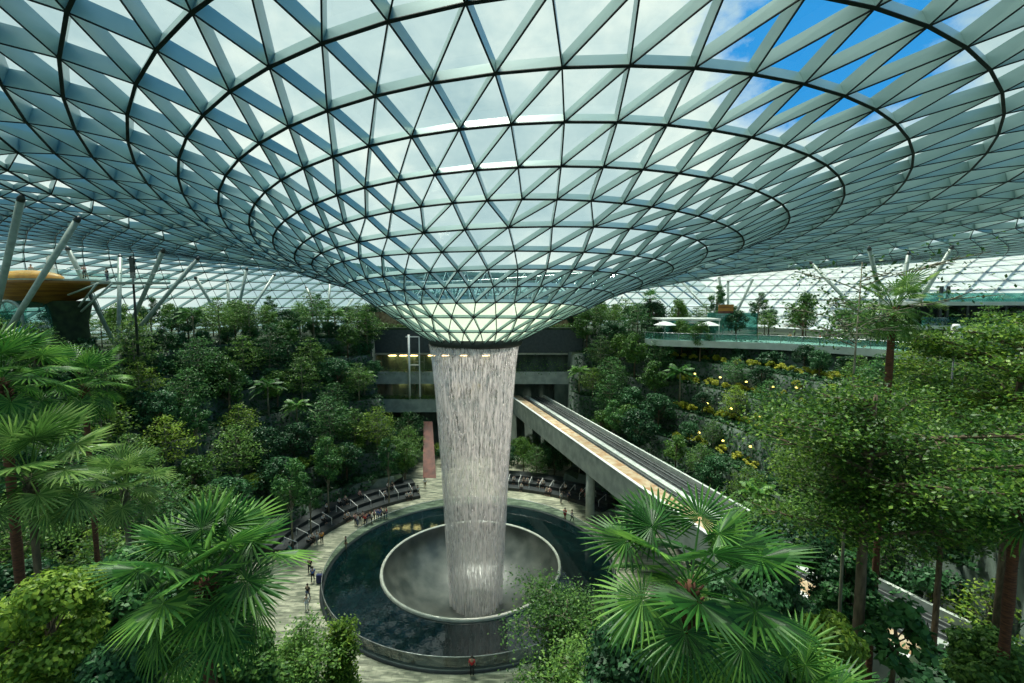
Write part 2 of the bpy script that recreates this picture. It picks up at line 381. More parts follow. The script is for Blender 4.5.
# ------------------------------------------------------------------ waterfall
wf = empty('waterfall', (CX0+.45, CY0, -4.4)); tag(wf, 'tall cylinder of water pouring from the roof opening into the round bowl', 'waterfall')
zt = RZ[0]-.3
def rad_at(z, r0):
    t = (zt-z)/(zt+4.4); return r0*(1-.43*t**.7)
for r0, nm in ((4.85, 'water_sheet'),):
    prof = [(rad_at(z, r0), z+4.4) for z in np.linspace(zt, -4.3, 30)]
    mb = MB(); V = []
    n = 96; rng = random.Random(3); wob = [1+.03*math.sin(j*1.7)+.02*math.sin(j*.61+1)+rng.uniform(-.015, .015) for j in range(n)]
    vs = []; k = len(prof)
    for j in range(n):
        t = 2*PI*j/n
        for i, (r, z) in enumerate(prof): q = 1+(wob[j]-1)*i/k*1.5; x = 1-.0*i; vs.append((r*q*math.cos(t)+(.55*(1-i/k)*.0), r*q*math.sin(t), z))
    fs = [(j*k+i, ((j+1) % n)*k+i, ((j+1) % n)*k+i+1, j*k+i+1) for j in range(n) for i in range(k-1)]
    mb.add(vs, fs, 0, True); mb.build(nm, M['fall'], wf)
nd = 16000
th = RNG.uniform(0, 2*PI, nd); zz = RNG.uniform(-4.3, zt, nd); rf = 4.85*(1-np.abs(RNG.normal(0, .05, nd)))
tt = (zt-zz)/(zt+4.4); rr = rf*(1-.43*tt**.7); ln = .12+.55*tt*RNG.uniform(.3, 1, nd); wd = RNG.uniform(.010, .024, nd)
cx, cy = rr*np.cos(th), rr*np.sin(th)
V = np.zeros((nd, 6, 3)); base = np.stack([cx, cy, zz+4.4], 1)
for q, (dx, dy, dzz) in enumerate([(0, 0, 1), (1, 0, 0), (0, 1, 0), (-1, 0, 0), (0, -1, 0), (0, 0, -1)]):
    V[:, q, 0] = base[:, 0]+dx*wd; V[:, q, 1] = base[:, 1]+dy*wd; V[:, q, 2] = np.maximum(base[:, 2]+dzz*ln, .02)
Fq = np.array([(0, 1, 2), (0, 2, 3), (0, 3, 4), (0, 4, 1), (5, 2, 1), (5, 3, 2), (5, 4, 3), (5, 1, 4)])
F = (np.arange(nd)[:, None, None]*6+Fq[None]).reshape(-1, 3)
dr = link('falling_drops', fastmesh('falling_drops', V.reshape(-1, 3), F, [M['drops']]), wf); dr['kind'] = 'stuff'

# ------------------------------------------------------------------ plaza and pool
C2 = (CX0, CY0)
mb = MB(); mb.lathe([(15.75, 0), (20, 0), (25, 0), (31, 0), (47, 0)], C2, 96, smooth=False)
tag(mb.build('floor', M['paving']), 'pale streaked stone paving around the round pool', 'floor', kind='structure')
pool = tag(empty('round_pool', (CX0, CY0, 0)), 'round dark pool with a sunken bowl under the waterfall', 'pool')
mb = MB(); mb.lathe([(15.85, -.4), (15.85, .22), (15.45, .22), (15.45, -.4)], (0, 0), 128, closed=True); mb.build('kerb', M['black_step'], pool)
mb = MB(); mb.lathe([(9.95, .16), (11.5, .16), (13.5, .16), (15.5, .16)], (0, 0), 128); mb.build('pool_water', M['pool'], pool)
mb = MB(); mb.lathe([(9.6, .3), (9.45, -.5), (8.7, -1.7), (7.4, -2.9), (5.6, -3.9), (3.4, -4.5), (.05, -4.75)], (0, 0), 128); mb.build('bowl', M['bowl'], pool)
mb = MB(); mb.lathe([(9.95, .1), (9.93, .32), (9.85, .42), (9.7, .42), (9.6, .3), (9.56, .0)], (0, 0), 128); mb.build('bowl_lip', M['lip'], pool)
mb = MB(); mb.lathe([(15.62, .22), (15.62, 1.25)], (0, 0), 128); gb = mb.build('glass_balustrade', M['railglass'], pool)
mb = MB(); mb.tube([(15.62*math.cos(2*PI*i/128), 15.62*math.sin(2*PI*i/128), 1.28) for i in range(129)], .035, 6, cap=False); mb.build('handrail', M['steel'], gb)

# stepped seating
def seating(a0, a1, r0, tiers, label):
    root = tag(empty('stepped_seating', (CX0, CY0, 0)), label, 'seating')
    for k in range(tiers):
        mb = MB(); r = r0+1.5*k
        mb.lathe([(r, -.02), (r, .45*(k+1)), (r+1.5+(.6 if k == tiers-1 else 0), .45*(k+1)), (r+1.5+(.6 if k == tiers-1 else 0), -.02)], (0, 0), 60, math.radians(a0), math.radians(a1), closed=True, smooth=False)
        st_ = mb.build('step', M['black_step'], root)
        first = st_ if k == 0 else first
    # slim white handrails down the steps
    nrail = 10
    for q in range(nrail):
        a = math.radians(a0+(a1-a0)*(q+.5)/nrail); c, s = math.cos(a), math.sin(a); mb = MB()
        p0 = (c*(r0+.6), s*(r0+.6), .45); p1 = (c*(r0+2.2), s*(r0+2.2), .9)
        mb.tube([p0, (p0[0], p0[1], 1.3), (p1[0], p1[1], 1.8), p1], .035, 6, smooth=False); mb.build('handrail', M['white'], first)
seating(117, 176, 20.2, 3, 'curved black granite steps for sitting, left of the pool')
seating(38, 82, 21.3, 3, 'curved black granite steps for sitting behind the waterfall and viaduct pillar')

# ------------------------------------------------------------------ terraces
STEPS = [(24.8, 0, 2.6), (28.5, 2.6, 5.6), (32.5, 5.6, 9), (36.5, 9, 12.5), (40.5, 12.5, 16), (44.2, 16, 19.3), (47.6, 19.3, 22.5)]
def via_x(y): return .4+(92.6-y)*.286+3.7+max(0, 40-y)**2*.0065
def hill(r, th):
    a = math.degrees(th) % 360
    x, y = CX0+r*math.cos(th), CY0+r*math.sin(th)
    rj = r+.9*math.sin(3*th+1)+.6*math.sin(7*th)
    z = 0.
    al = a if a < 180 else a-360
    last = float(np.interp(al, [-40, -12, 2.5, 9, 15.1, 20.7, 26.3, 32, 38.4, 49.2, 56, 70], [47.6, 59, 60.2, 58.3, 56.6, 54.6, 52.1, 48.4, 47.6, 47.6, 47.6, 47.6]))
    for r0, za, zb in STEPS:
        if zb == 22.5: r0 = last; rj = r if last > 47.7 else rj
        if rj > r0: z = za+(zb-za)*min(1, (rj-r0)/.5)
    if 60 < a < 120:
        back = -27 < x < 11
        if back and y < 97.0: z = 0.
    if -30 < y < 92 and abs(x-via_x(y)) < 5.6 and r > 24.8: z = min(z, 5.6)
    return z
def hz(x, y): return hill(math.hypot(x-CX0, y-CY0), math.atan2(y-CY0, x-CX0))
rs = [24.0]
while rs[-1] < 98: rs.append(rs[-1]+(.5 if rs[-1] < 62 else 2.5))
nt_ = 360
V = []; F = []; mi = []
for r in rs:
    for j in range(nt_):
        t = 2*PI*j/nt_; V.append((CX0+r*math.cos(t), CY0+r*math.sin(t), hill(r, t)-.04))
for i in range(len(rs)-1):
    for j in range(nt_):
        a, b, c, d = i*nt_+j, i*nt_+(j+1) % nt_, (i+1)*nt_+(j+1) % nt_, (i+1)*nt_+j
        F.append((a, b, c, d)); zs = [V[q][2] for q in (a, b, c, d)]; mi.append(1 if max(zs)-min(zs) > .8 else 0)
terr = link('ground', fastmesh('ground', V, F, [M['soil'], M['riser']], mi)); tag(terr, 'planted terraces stepping up from the plaza', 'ground', kind='structure')

# ------------------------------------------------------------------ viaduct
via = tag(empty('rail_viaduct', (15.9, 52, 0)), 'long concrete people mover viaduct with two dark tracks crossing behind the waterfall', 'viaduct')
def vline(y0=97., y1=6., n=26): return [(via_x(y)-15.9, y-52, 0) for y in np.linspace(y0, y1, n)]
VL = vline()
def vpart(name, o0, o1, z0, z1, mat):
    mb = MB(); mb.strip(VL, -o1, -o0, z0, z1); return mb.build(name, mat, via)
# offsets measured from the centre line, positive to the right-hand (pool) side
vpart('girder', -3.3, 3.3, 7.3, 9.55, M['concrete'])
vpart('side_beam', -3.6, -3.3, 7.2, 10.15, M['pale']); vpart('side_beam', 3.3, 3.6, 7.2, 10.3, M['concrete']); vpart('coping', 3.28, 3.64, 10.3, 10.38, M['white'])
vpart('walkway', 1.45, 3.28, 9.55, 10.12, M['rust']); 
vpart('centre_kerb', -.45, .25, 9.55, 9.95, M['pale']); 
tb1 = vpart('track_bed', .27, 1.43, 9.55, 9.62, M['trough']); tb2 = vpart('track_bed', -3.28, -.47, 9.55, 9.62, M['trough'])
for o in (.45, 1.12, -.75, -1.35, -2.2, -2.75): vpart('rail', o, o+.11, 9.62, 9.8, M['steel']).parent = tb1 if o > 0 else tb2
for (py_) in (62.5, 30.5):
    mb = MB(); xx = via_x(py_)-15.9-.3; mb.tube([(xx-1.9, py_-52, 0), (xx-1.9, py_-52, 7.3)], .6, 24); mb.build('pillar', M['pale'], via)

# ------------------------------------------------------------------ building behind the waterfall
bld = tag(empty('gallery_building', (-9, 97, 0)), 'tiered gallery building with planted balconies and warm lit shops behind the waterfall', 'building')
def bbox_(name, x0, x1, y0, y1, z0, z1, mat, par=None): mb = MB(); mb.box(x0+9, x1+9, y0-97, y1-97, z0, z1); return mb.build(name, mat, par or bld)
bbox_('back_wall', -29, 14, 99.5, 100, 0, 27, M['interior'])
bbox_('parapet', -29, 16, 93.5, 94.2, 13.0, 15.4, M['concrete']); bbox_('floor_slab', -29, 16, 94.2, 99.5, 13.0, 13.5, M['concrete'])
bbox_('parapet', -27, -2.2, 92.5, 93.2, 7.6, 10.2, M['concrete']); bbox_('floor_slab', -27, -2.2, 93.2, 99.5, 7.6, 8.1, M['concrete'])
bbox_('floor_slab', -29, 14, 95.5, 99.5, 18.6, 19.0, M['pale'])
bbox_('dark_fascia', -29, 14, 95.0, 95.5, 19.0, 23.6, M['darkwall'])
bbox_('roof_slab', -29, 14, 95.0, 99.5, 23.6, 24.0, M['soil'])
bbox_('ground_wall', -27, -15.5, 96, 96.5, 0, 7.6, M['riser'])
bbox_('portal_wall', 8.4, 12, 93, 96, 3, 13, M['riser']); bbox_('portal_wall', -2.6, -.4, 93, 96, 0, 13, M['concrete'])
bbox_('tunnel_back', -1, 12, 99.0, 99.4, 5, 13, M['darkwall'])
for z0, x0 in ((15.5, -26), (15.5, -20.4), (10.3, -24), (10.3, -18.2)):
    bbox_('glass_front', x0, x0+5.2, 95.2, 95.25, z0, z0+2.9, M['clearglass'])
for k, (x, z) in enumerate([(-25, 18.2), (-22.8, 18.2), (-20.6, 18.2), (-17, 18.2), (-14.2, 18.2), (-23, 12.6), (-18, 12.6), (-15, 12.6), (-12, 12.6), (-8, 12.6), (-10.5, 18.2), (-6, 18.2)]):
    bbox_('ceiling_light', x, x+1.4, 96.6, 97.2, z, z+.12, M['lampwarm'])
for x in (-24.6, -21.2, -17.6, -14.4, -11): bbox_('shop_display', x, x+1.5, 97.6, 98.3, 13.5, 15.6, M['wood'])
for x in (-17.5, -14.6): bbox_('shop_display', x, x+1.2, 97.6, 98.3, 8.1, 11, M['red_path'])
for x, za, zb in ((-20.0, 10.2, 22.8),): mb = MB(); mb.tube([(x+9, -4.3, za), (x+9, -4.3, zb)], .2, 12); mb.build('post', M['white'], bld)
mb = MB(); mb.box(-11.6, -9.0, -4.4, -4.2, 22.3, 22.5); mb.box(-11, -8.9, -4.4, -4.2, 16.8, 17.0); mb.box(-9.1, -8.9, -4.4, -4.2, 10.2, 22.4); mb.build('lift_frame', M['white'], bld)
mb = MB(); mb.add([(x-CX0*0+9, y-97, z) for x, y, z in [(-16.9, 90, 6.4), (-15.2, 90, 6.4), (-12.6, 77.5, .03), (-14.8, 77.5, .03)]], [(0, 1, 2, 3)]);
mb.add([(x+9, y-97, z) for x, y, z in [(-16.9, 90, 5.8), (-15.2, 90, 5.8), (-12.6, 77.5, -.3), (-14.8, 77.5, -.3)]], [(0, 3, 2, 1)]); mb.build('sloping_walk', M['red_path'], bld)
bbox_('lift_shaft', -13.8, -12.2, 93.4, 95, 0, 13, M['riser'])

# ------------------------------------------------------------------ branching roof columns
def ray_roof(px, py, Y0=40):
    for k in range(int(Y0*8), 1500):
        p = at(px, py, k*.1)
        if p.z > roofz(p.x, p.y)-.0: return p
    return at(px, py, 110)
def tree_column(basepx, Y, tops, label):
    b = at(basepx, 333, Y); b.z = 22.3
    root = tag(empty('branching_column', b), label, 'column', 'branching steel columns holding up the roof')
    for (px, py) in tops:
        t = ray_roof(px, py, Y)-b; mb = MB(); d = t.normalized()
        mb.tube([Vector((0, 0, 0)), t*.97], [.24, .29], 14);
        st_ = mb.build('strut', M['column'], root); mb = MB(); mb.tube([t*.97, t*.985, t*.985+d*.35], [.29, .29, .12], 14); mb.build('end_cap', M['darksteel'], st_)
    mb = MB(); mb.tube([(0, 0, -.3), (0, 0, .7)], [.95, .6], 18); mb.build('base_joint', M['column'], root)
tree_column(-22, 47, [(22, 195), (79, 217)], 'branching pale steel roof column with thick struts beside the amber platform')
tree_column(117, 66, [(67, 247), (120, 255), (164, 249), (199, 257)], 'four strut roof column rising beneath the thin end of the platform')
tree_column(232, 91, [(247, 268), (195, 277), (227, 280), (275, 274)], 'branching roof column in the far trees, right of the platform column')
tree_column(327, 106, [(330, 282), (306, 287), (353, 299)], 'slender branching roof column nearest the funnel on its left')
tree_column(601, 132, [(587, 312), (604, 305), (622, 297)], 'slender branching roof column just right of the funnel tip')
tree_column(728, 112, [(719, 277), (728, 281), (753, 279), (681, 281)], 'branching roof column standing behind the curved balcony')
tree_column(893, 73, [(869, 247), (909, 252), (953, 246), (810, 262)], 'large branching roof column behind the bright fan palm')

# ------------------------------------------------------------------ amber platform on the left
pf = tag(empty('viewing_platform', (-57, 60, 22.5)), 'raised viewing platform with curved amber wooden underside and visitors on top', 'platform')
def lp(px, py, Y): p = at(px, py, Y); return p-Vector((-57, 60, 22.5))
mb = MB()
n = 56; rings_ = [(1.0, 9.35), (1.03, 9.15), (.97, 8.8), (.84, 7.8), (.62, 6.9), (.40, 6.4), (.15, 6.2)]
vs = []
for q, z in rings_:
    for j in range(n):
        t = 2*PI*j/n; vs.append((6.0*q*math.cos(t)-1.5*(1-q), 4.6*q*math.sin(t), z+(.9*q*math.cos(t) if q < .9 else 0)))
fs = [(i*n+j, i*n+(j+1) % n, (i+1)*n+(j+1) % n, (i+1)*n+j) for i in range(len(rings_)-1) for j in range(n)]
mb.add(vs, fs, 0, True); mb.add(vs[-n:], [tuple(range(n))]); mb.build('saucer', M['wood'], pf)
mb = MB(); mb.add([(6.1*math.cos(2*PI*j/n), 4.7*math.sin(2*PI*j/n), z) for z in (9.3, 9.5) for j in range(n)], [tuple(range(n))[::-1], tuple(range(n, 2*n))]+[(j, (j+1) % n, n+(j+1) % n, n+j) for j in range(n)]); mb.build('deck', M['pale'], pf)
mb = MB(); vs = [(.2+4.2*math.cos(PI*a/8)*math.cos(2*PI*j/20*0+0), 0, 0) for a in range(0)]
vs = [(.2+4.2*math.sin(PI/2*a/6)*math.cos(2*PI*j/24), -3.3+1.5*math.sin(PI/2*a/6)*math.sin(2*PI*j/24), 9.48+1.0*math.cos(PI/2*a/6)) for a in range(7) for j in range(24)]
mb.add(vs, [(a*24+j, a*24+(j+1) % 24, (a+1)*24+(j+1) % 24, (a+1)*24+j) for a in range(6) for j in range(24)], 0, True)
mb.build('orange_hump', M['orange'], pf)
mb = MB(); tl = [(4.5, -1.2), (8, -1.6), (11, -1.5), (13.8, -.8), (14.6, 0), (13.8, .6), (11, .8), (8, 1.5), (4.5, 2.2)]
mb.prism(tl, 8.95, 9.2); mb.build('thin_deck', M['concrete'], pf)
def rail_run(P, z0, z1, par, nm='glass_railing', gm='clearglass'):
    mb = MB(); k = len(P); mb.add([(x, y, z0) for x, y in P]+[(x, y, z1) for x, y in P], [(i, i+1, k+i+1, k+i) for i in range(k-1)]); g_ = mb.build(nm, M[gm], par)
    mb = MB(); mb.tube([(x, y, z1+.03) for x, y in P], .045, 6); mb.build('handrail', M['steel'], g_); return g_
rail_run([(6.0*math.cos(t), 4.6*math.sin(t)) for t in np.linspace(PI, 2*PI+.35, 24)], 9.5, 10.6, pf)
rail_run([(x, y+.03) for x, y in tl[:6]], 9.2, 10.2, pf)
# brace under the deck, and the arched glass mouth below
for x0, z0, x1, z1 in ((3.8, 7.6, 7.4, 9.0), (7.4, 9.0, 4.8, 6.2), (5.2, 5.6, 9.0, 9.0)):
    mb = MB(); mb.tube([(x0, -2.2, z0), (x1, -2.0, z1)], .12, 8); mb.build('brace', M['column'], pf)
mb = MB(); arch = []
for i in range(15):
    t = PI*i/14; arch.append((-.6+1.5*math.cos(t), -5.0, 5.3+1.6*math.sin(t)))
arch = [(.9+.25, -5, 2.2)]+arch+[(-2.1-.1, -5, 2.2)]
mb.tube(arch, .16, 8); mb.build('arch_frame', M['column'], pf)
mb = MB(); k = len(arch); mb.add([(x, -5, z) for x, y, z in arch]+[(x, -1.5, z) for x, y, z in arch], [(i, i+1, k+i+1, k+i) for i in range(k-1)]+[tuple(range(k))], 0); mb.build('arch_glass', M['tealglass'], pf)
mb = MB(); mb.lathe([(2.0, 0), (1.8, 4.2), (2.4, 6.9)], (1.0, .8), 28); mb.build('pedestal', M['soil'], pf)
mb = MB(); mb.add([(x, y, z) for x, y, z in [(-1.6, 1, 9.5), (-.1, .6, 9.5), (-.5, .8, 11.0), (-1.2, 1, 12.6), (-1.7, 1.1, 12.3)]]+[(x, y+.3, z) for x, y, z in [(-1.6, 1, 9.5), (-.1, .6, 9.5), (-.5, .8, 11.0), (-1.2, 1, 12.6), (-1.7, 1.1, 12.3)]], [(0, 1, 2, 3, 4), (9, 8, 7, 6, 5)]+[(i, (i+1) % 5, 5+(i+1) % 5, 5+i) for i in range(5)]); mb.build('sail_screen', M['white'], pf)
lm = tag(empty('lamp_mast', (-47.4, 60.5, 22.5)), 'tall slim dark mast rising past the thin end of the platform', 'mast')
mb = MB(); mb.tube([(0, 0, 0), (0, 0, 12.2)], [.16, .1], 10); mb.build('pole', M['darksteel'], lm)
mb = MB(); mb.box(-.25, .25, -.14, .14, 9.8, 12.3); mb.box(-.5, .5, -.1, .1, 11.9, 12.1); mb.build('floodlight', M['darksteel'], lm)

# ------------------------------------------------------------------ curved balcony on the right
bal = tag(empty('curved_balcony', (41, 74, 22.5)), 'long pale curved balcony with teal glass railing above the right-hand planting', 'balcony')
BP = [(23.2, 83.5), (25.5, 80.5), (30, 78.8), (36, 76.8), (41.7, 74.2), (46, 70.5), (49.5, 66), (52.5, 60.5), (55, 54)]
BL = [(x-41, y-74, 0) for x, y in BP]
mb = MB(); mb.strip(BL, 0, 5.5, -.15, .25); mb.build('deck', M['deckwhite'], bal)
mb = MB(); mb.strip(BL, -.05, .3, -.75, .32); mb.build('edge_beam', M['deckwhite'], bal)
mb = MB(); mb.strip(BL[3:], 1.6, 2.3, -3.4, -.15); mb.build('retaining_wall', M['concrete'], bal)
bg_ = rail_run([(x, y) for x, y, _ in BL], .32, 1.45, bal, gm='tealglass')
for i in range(len(BL)-1):
    for q in (0, .5):
        x = BL[i][0]*(1-q)+BL[i+1][0]*q; y = BL[i][1]*(1-q)+BL[i+1][1]*q
        mb = MB(); mb.tube([(x, y, .3), (x, y, 1.5)], .04, 6); mb.build('rail_post', M['steel'], bg_)
def parasol(x, y, label, r=2.0):
    t = tag(empty('parasol', (x, y, 22.75)), label, 'parasol', 'white parasols on the balcony')
    mb = MB(); mb.tube([(0, 0, 0), (0, 0, 2.9)], .05, 8); mb.build('pole', M['white'], t)
    mb = MB(); mb.lathe([(.03, 3.1), (r*.5, 2.85), (r, 2.45), (r, 2.38), (r*.5, 2.78), (.03, 3.0)], (0, 0), 8, closed=True, smooth=False); mb.build('canopy', M['white'], t)
    mb = MB(); mb.lathe([(.0, 0), (.35, 0), (.35, .1), (.0, .1)], (0, 0), 16); mb.build('base', M['darksteel'], t)
parasol(26.6, 83.4, 'white parasol at the far tip of the curved balcony'); parasol(33.8, 82.5, 'white parasol beside the flat roofed kiosk', 1.9)
kk = tag(empty('kiosk', (32, 88, 22.5)), 'small flat roofed kiosk with teal glass walls behind the balcony', 'kiosk')
mb = MB(); mb.box(-5.5, 5, -3, 3, 3.4, 3.7); mb.build('roof', M['deckwhite'], kk)
mb = MB(); mb.box(-3.8, 4.2, -2, 2.4, .2, 3.4); mb.build('wall', M['tealglass'], kk)
mb = MB(); mb.box(5, 12.5, -1, 3, .2, 4.6); mb.build('side_block', M['tealglass'], kk)
for x in (-5.2, 4.8): mb = MB(); mb.tube([(x, -2.8, 0), (x, -2.8, 3.4)], .09, 8); mb.build('post', M['white'], kk)
mb = MB(); mb.box(5.3, 8, -1.15, -1.02, 5.0, 6.2); mb.box(5.3, 8, -1.15, -1.02, 4.6, 5.0, 1); mb.build('sign', [M['wood'], M['red_path']], kk)
# upper walkways far right
uw = tag(empty('upper_walkway', (60, 64, 22.5)), 'two level walkway with teal glass edges at the far right behind the trees', 'walkway')
for z, nm in ((3.2, 'deck'), (6.3, 'deck')):
    mb = MB(); mb.box(-7, 14, -2, 5, z, z+.5); mb.build(nm, M['deckwhite'], uw)
mb = MB(); mb.box(-7, 14, -1.95, -1.9, 3.7, 4.8); mb.box(-7, 14, -1.95, -1.9, 6.8, 7.9); mb.build('glass_edge', M['tealglass'], uw)
mb = MB(); mb.box(-6.5, 14, 3, 3.4, 0, 6.3); mb.build('dark_wall', M['darkwall'], uw)
for x in (-4.5, -3.6, -1, 4): mb = MB(); mb.box(x, x+.3, -1.6, -1.3, 0, 8.8 if x < -3 else 6.3); mb.build('post', M['darksteel'], uw)
mb = MB(); mb.box(-1.5, 9, -2.05, -1.97, 2.2, 2.9); mb.build('red_band', M['red_path'], uw)
gl = at(955, 339, 30)
g = tag(empty('bell_lamp', gl), 'white bell shaped garden lamp on a post among the right-hand trees', 'lamp')
mb = MB(); mb.lathe([(.03, .95), (.17, .93), (.22, .75), (.24, .55), (.40, .12), (.42, .05), (.36, .05), (.2, .5)], (0, 0), 24); mb.build('lamp_shade', M['white'], g)
mb = MB(); mb.tube([(0, 0, hz(gl.x, gl.y)-gl.z), (0, 0, .6)], .05, 8); mb.build('post', M['darksteel'], g)

# ------------------------------------------------------------------ people
def skin_mesh(name, pts, edges, rad, mat, sub=1, root=0):
    bm = bmesh.new(); lay = bm.verts.layers.skin.verify(); vs = [bm.verts.new(p) for p in pts]
    for a, b in edges: bm.edges.new((vs[a], vs[b]))
    for v, r in zip(vs, rad): v[lay].radius = (r, r) if not isinstance(r, tuple) else r
    vs[root][lay].use_root = True
    me = bpy.data.meshes.new(name); bm.to_mesh(me); bm.free()
    o = bpy.data.objects.new(name, me); COL.objects.link(o)
    o.modifiers.new('s', 'SKIN').use_smooth_shade = True
    sb = o.modifiers.new('u', 'SUBSURF'); sb.levels = sub; sb.render_levels = sub
    dg = bpy.context.evaluated_depsgraph_get(); me2 = bpy.data.meshes.new_from_object(o.evaluated_get(dg)); me2.name = name
    bpy.data.objects.remove(o); bpy.data.meshes.remove(me)
    me2.materials.clear(); me2.materials.append(mat); return me2
SK = surf('skin', (.55, .36, .25), rough=.6); HAIR = surf('hair', (.03, .022, .018), rough=.7)
CL = {k: surf('cloth_'+k, v, rough=.85) for k, v in dict(red=(.60, .03, .04), white=(.75, .75, .75), black=(.02, .02, .022), navy=(.03, .04, .13), blue=(.06, .14, .45), grey=(.22, .23, .24), pink=(.60, .28, .32), khaki=(.35, .29, .18), orange=(.75, .30, .04), teal=(.05, .30, .25), denim=(.07, .11, .2)).items()}
def pose(kind):
    H = 1.68
    P = {'pel': (0, 0, .92), 'wst': (0, 0, 1.08), 'chs': (0, .0, 1.28), 'nck': (0, 0, 1.44), 'hb': (0, -.01, 1.52), 'ht': (0, -.02, 1.62)}
    for s, k in ((-1, 'L'), (1, 'R')):
        P['sh'+k] = (s*.17, 0, 1.38); P['el'+k] = (s*.23, .02, 1.12); P['wr'+k] = (s*.25, -.05, .88); P['hd'+k] = (s*.25, -.08, .80)
        P['hp'+k] = (s*.09, 0, .88); P['kn'+k] = (s*.10, -.01, .48); P['an'+k] = (s*.11, .02, .09); P['to'+k] = (s*.12, -.16, .035)
    if kind == 'walk':
        P['knL'] = (-.10, -.14, .50); P['anL'] = (-.10, -.22, .10); P['toL'] = (-.1, -.38, .05); P['knR'] = (.1, .06, .48); P['anR'] = (.1, .26, .13); P['toR'] = (.1, .14, .035)
        P['wrL'] = (-.24, .16, .90); P['hdL'] = (-.24, .18, .82); P['wrR'] = (.22, -.2, .95); P['hdR'] = (.2, -.26, .9)
    if kind == 'photo':
        P['elL'] = (-.24, -.12, 1.2); P['wrL'] = (-.10, -.3, 1.42); P['hdL'] = (-.05, -.33, 1.48); P['elR'] = (.24, -.12, 1.2); P['wrR'] = (.10, -.3, 1.42); P['hdR'] = (.05, -.33, 1.48)
    if kind == 'sit':
        dz = -.42
        for k in ('pel', 'wst', 'chs', 'nck', 'hb', 'ht', 'shL', 'shR', 'elL', 'elR'): P[k] = (P[k][0], P[k][1], P[k][2]+dz)
        for s, k in ((-1, 'L'), (1, 'R')):
            P['hp'+k] = (s*.1, -.02, .50); P['kn'+k] = (s*.13, -.44, .50); P['an'+k] = (s*.13, -.46, .1); P['to'+k] = (s*.14, -.62, .04)
            P['wr'+k] = (s*.16, -.26, .60); P['hd'+k] = (s*.12, -.34, .585)
    return P
RD = dict(pel=(.15, .11), wst=(.13, .095), chs=(.16, .11), nck=.052, hb=.075, ht=.095, sh=.062, el=.042, wr=.028, hd=(.022, .04), hp=.085, kn=.058, an=.038, to=.035)
def person_meshes(kind):
    P = pose(kind)
    def mk(nm, keys, edges, mat, f=1., over={}):
        rad = []
        for k in keys:
            r = RD.get(k) or RD[k[:2]]
            g = over.get(k, over.get(k[:2], f)); rad.append(tuple(q*g for q in r) if isinstance(r, tuple) else r*g)
        idx = {k: i for i, k in enumerate(keys)}
        return skin_mesh(nm, [P[k] for k in keys], [(idx[a], idx[b]) for a, b in edges], rad, mat)
    E = [('pel', 'wst'), ('wst', 'chs'), ('chs', 'nck'), ('nck', 'hb'), ('hb', 'ht')]
    for s in 'LR': E += [('chs', 'sh'+s), ('sh'+s, 'el'+s), ('el'+s, 'wr'+s), ('wr'+s, 'hd'+s), ('pel', 'hp'+s), ('hp'+s, 'kn'+s), ('kn'+s, 'an'+s), ('an'+s, 'to'+s)]
    body = mk('body', list(P), E, SK)
    sh = ['wst', 'pel', 'chs', 'shL', 'elL', 'shR', 'elR']
    shirt = mk('shirt', sh, [('pel', 'wst'), ('wst', 'chs'), ('chs', 'shL'), ('shL', 'elL'), ('chs', 'shR'), ('shR', 'elR')], CL['white'], 1.16, {'el': 1.3, 'sh': 1.15})
    tk = ['pel', 'hpL', 'knL', 'anL', 'hpR', 'knR', 'anR']
    tr = mk('trousers', tk, [('pel', 'hpL'), ('hpL', 'knL'), ('knL', 'anL'), ('pel', 'hpR'), ('hpR', 'knR'), ('knR', 'anR')], CL['black'], 1.14, {'an': 1.45})
    hx, hy, hz_ = P['ht']; mb = MB(); vs = []
    for i in range(7):
        for j in range(12):
            a = PI*.62*i/6; t = 2*PI*j/12; vs.append((hx+.103*math.sin(a)*math.cos(t), hy+.025+.112*math.sin(a)*math.sin(t), hz_+.0+.112*math.cos(a)))
    mb.add(vs, [(i*12+j, i*12+(j+1) % 12, (i+1)*12+(j+1) % 12, (i+1)*12+j) for i in range(6) for j in range(12)], 0, True)
    return body, shirt, tr, mb.mesh('hair', HAIR)
PM = {k: person_meshes(k) for k in ('stand', 'walk', 'photo', 'sit')}
def person(x, y, z, rz, kind, top, bottom, label, group=None, s=1.):
    root = tag(empty('person', (x, y, z), rz), label, 'person', group); root.scale = (s,)*3
    for nm, me, c in zip(('body', 'shirt', 'trousers', 'hair'), PM[kind], (None, top, bottom, None)):
        o = link(nm, me, root)
        if c: o.material_slots[0].link = 'OBJECT'; o.material_slots[0].material = CL[c]
def gp(px, py, z=0.):
    u = (px-512)/FOC; v = (341.5-py)/FOC; r = (u, math.cos(PITCH)+v*math.sin(PITCH), -math.sin(PITCH)+v*math.cos(PITCH)); t = (z-HC)/r[2]
    return r[0]*t, r[1]*t
def ground_person(px, py, *a, z=0., **k): x, y = gp(px, py, z); person(x, y, z, *a, **k)
ground_person(472, 676, PI, 'stand', 'red', 'black', 'person in a red top standing against the near rim of the pool')
ground_person(346, 550, 2.2, 'stand', 'black', 'khaki', 'person in black standing alone near the left pool rim')
ground_person(322, 544, .4, 'stand', 'orange', 'black', 'person with orange top and black trousers by the seating')
ground_person(317, 544, 1., 'walk', 'white', 'grey', 'person in white beside the one in orange')
ground_person(310, 573, .2, 'walk', 'black', 'black', 'person in dark clothes walking ahead of the suitcase')
ground_person(313, 582, .2, 'walk', 'blue', 'black', 'person in blue walking beside the dark suitcase')
ground_person(308, 600, 3., 'walk', 'black', 'denim', 'person in black with jeans walking near the low left trees')
ground_person(307, 611, 3.2, 'stand', 'white', 'white', 'person all in white nearest the lower left trees')
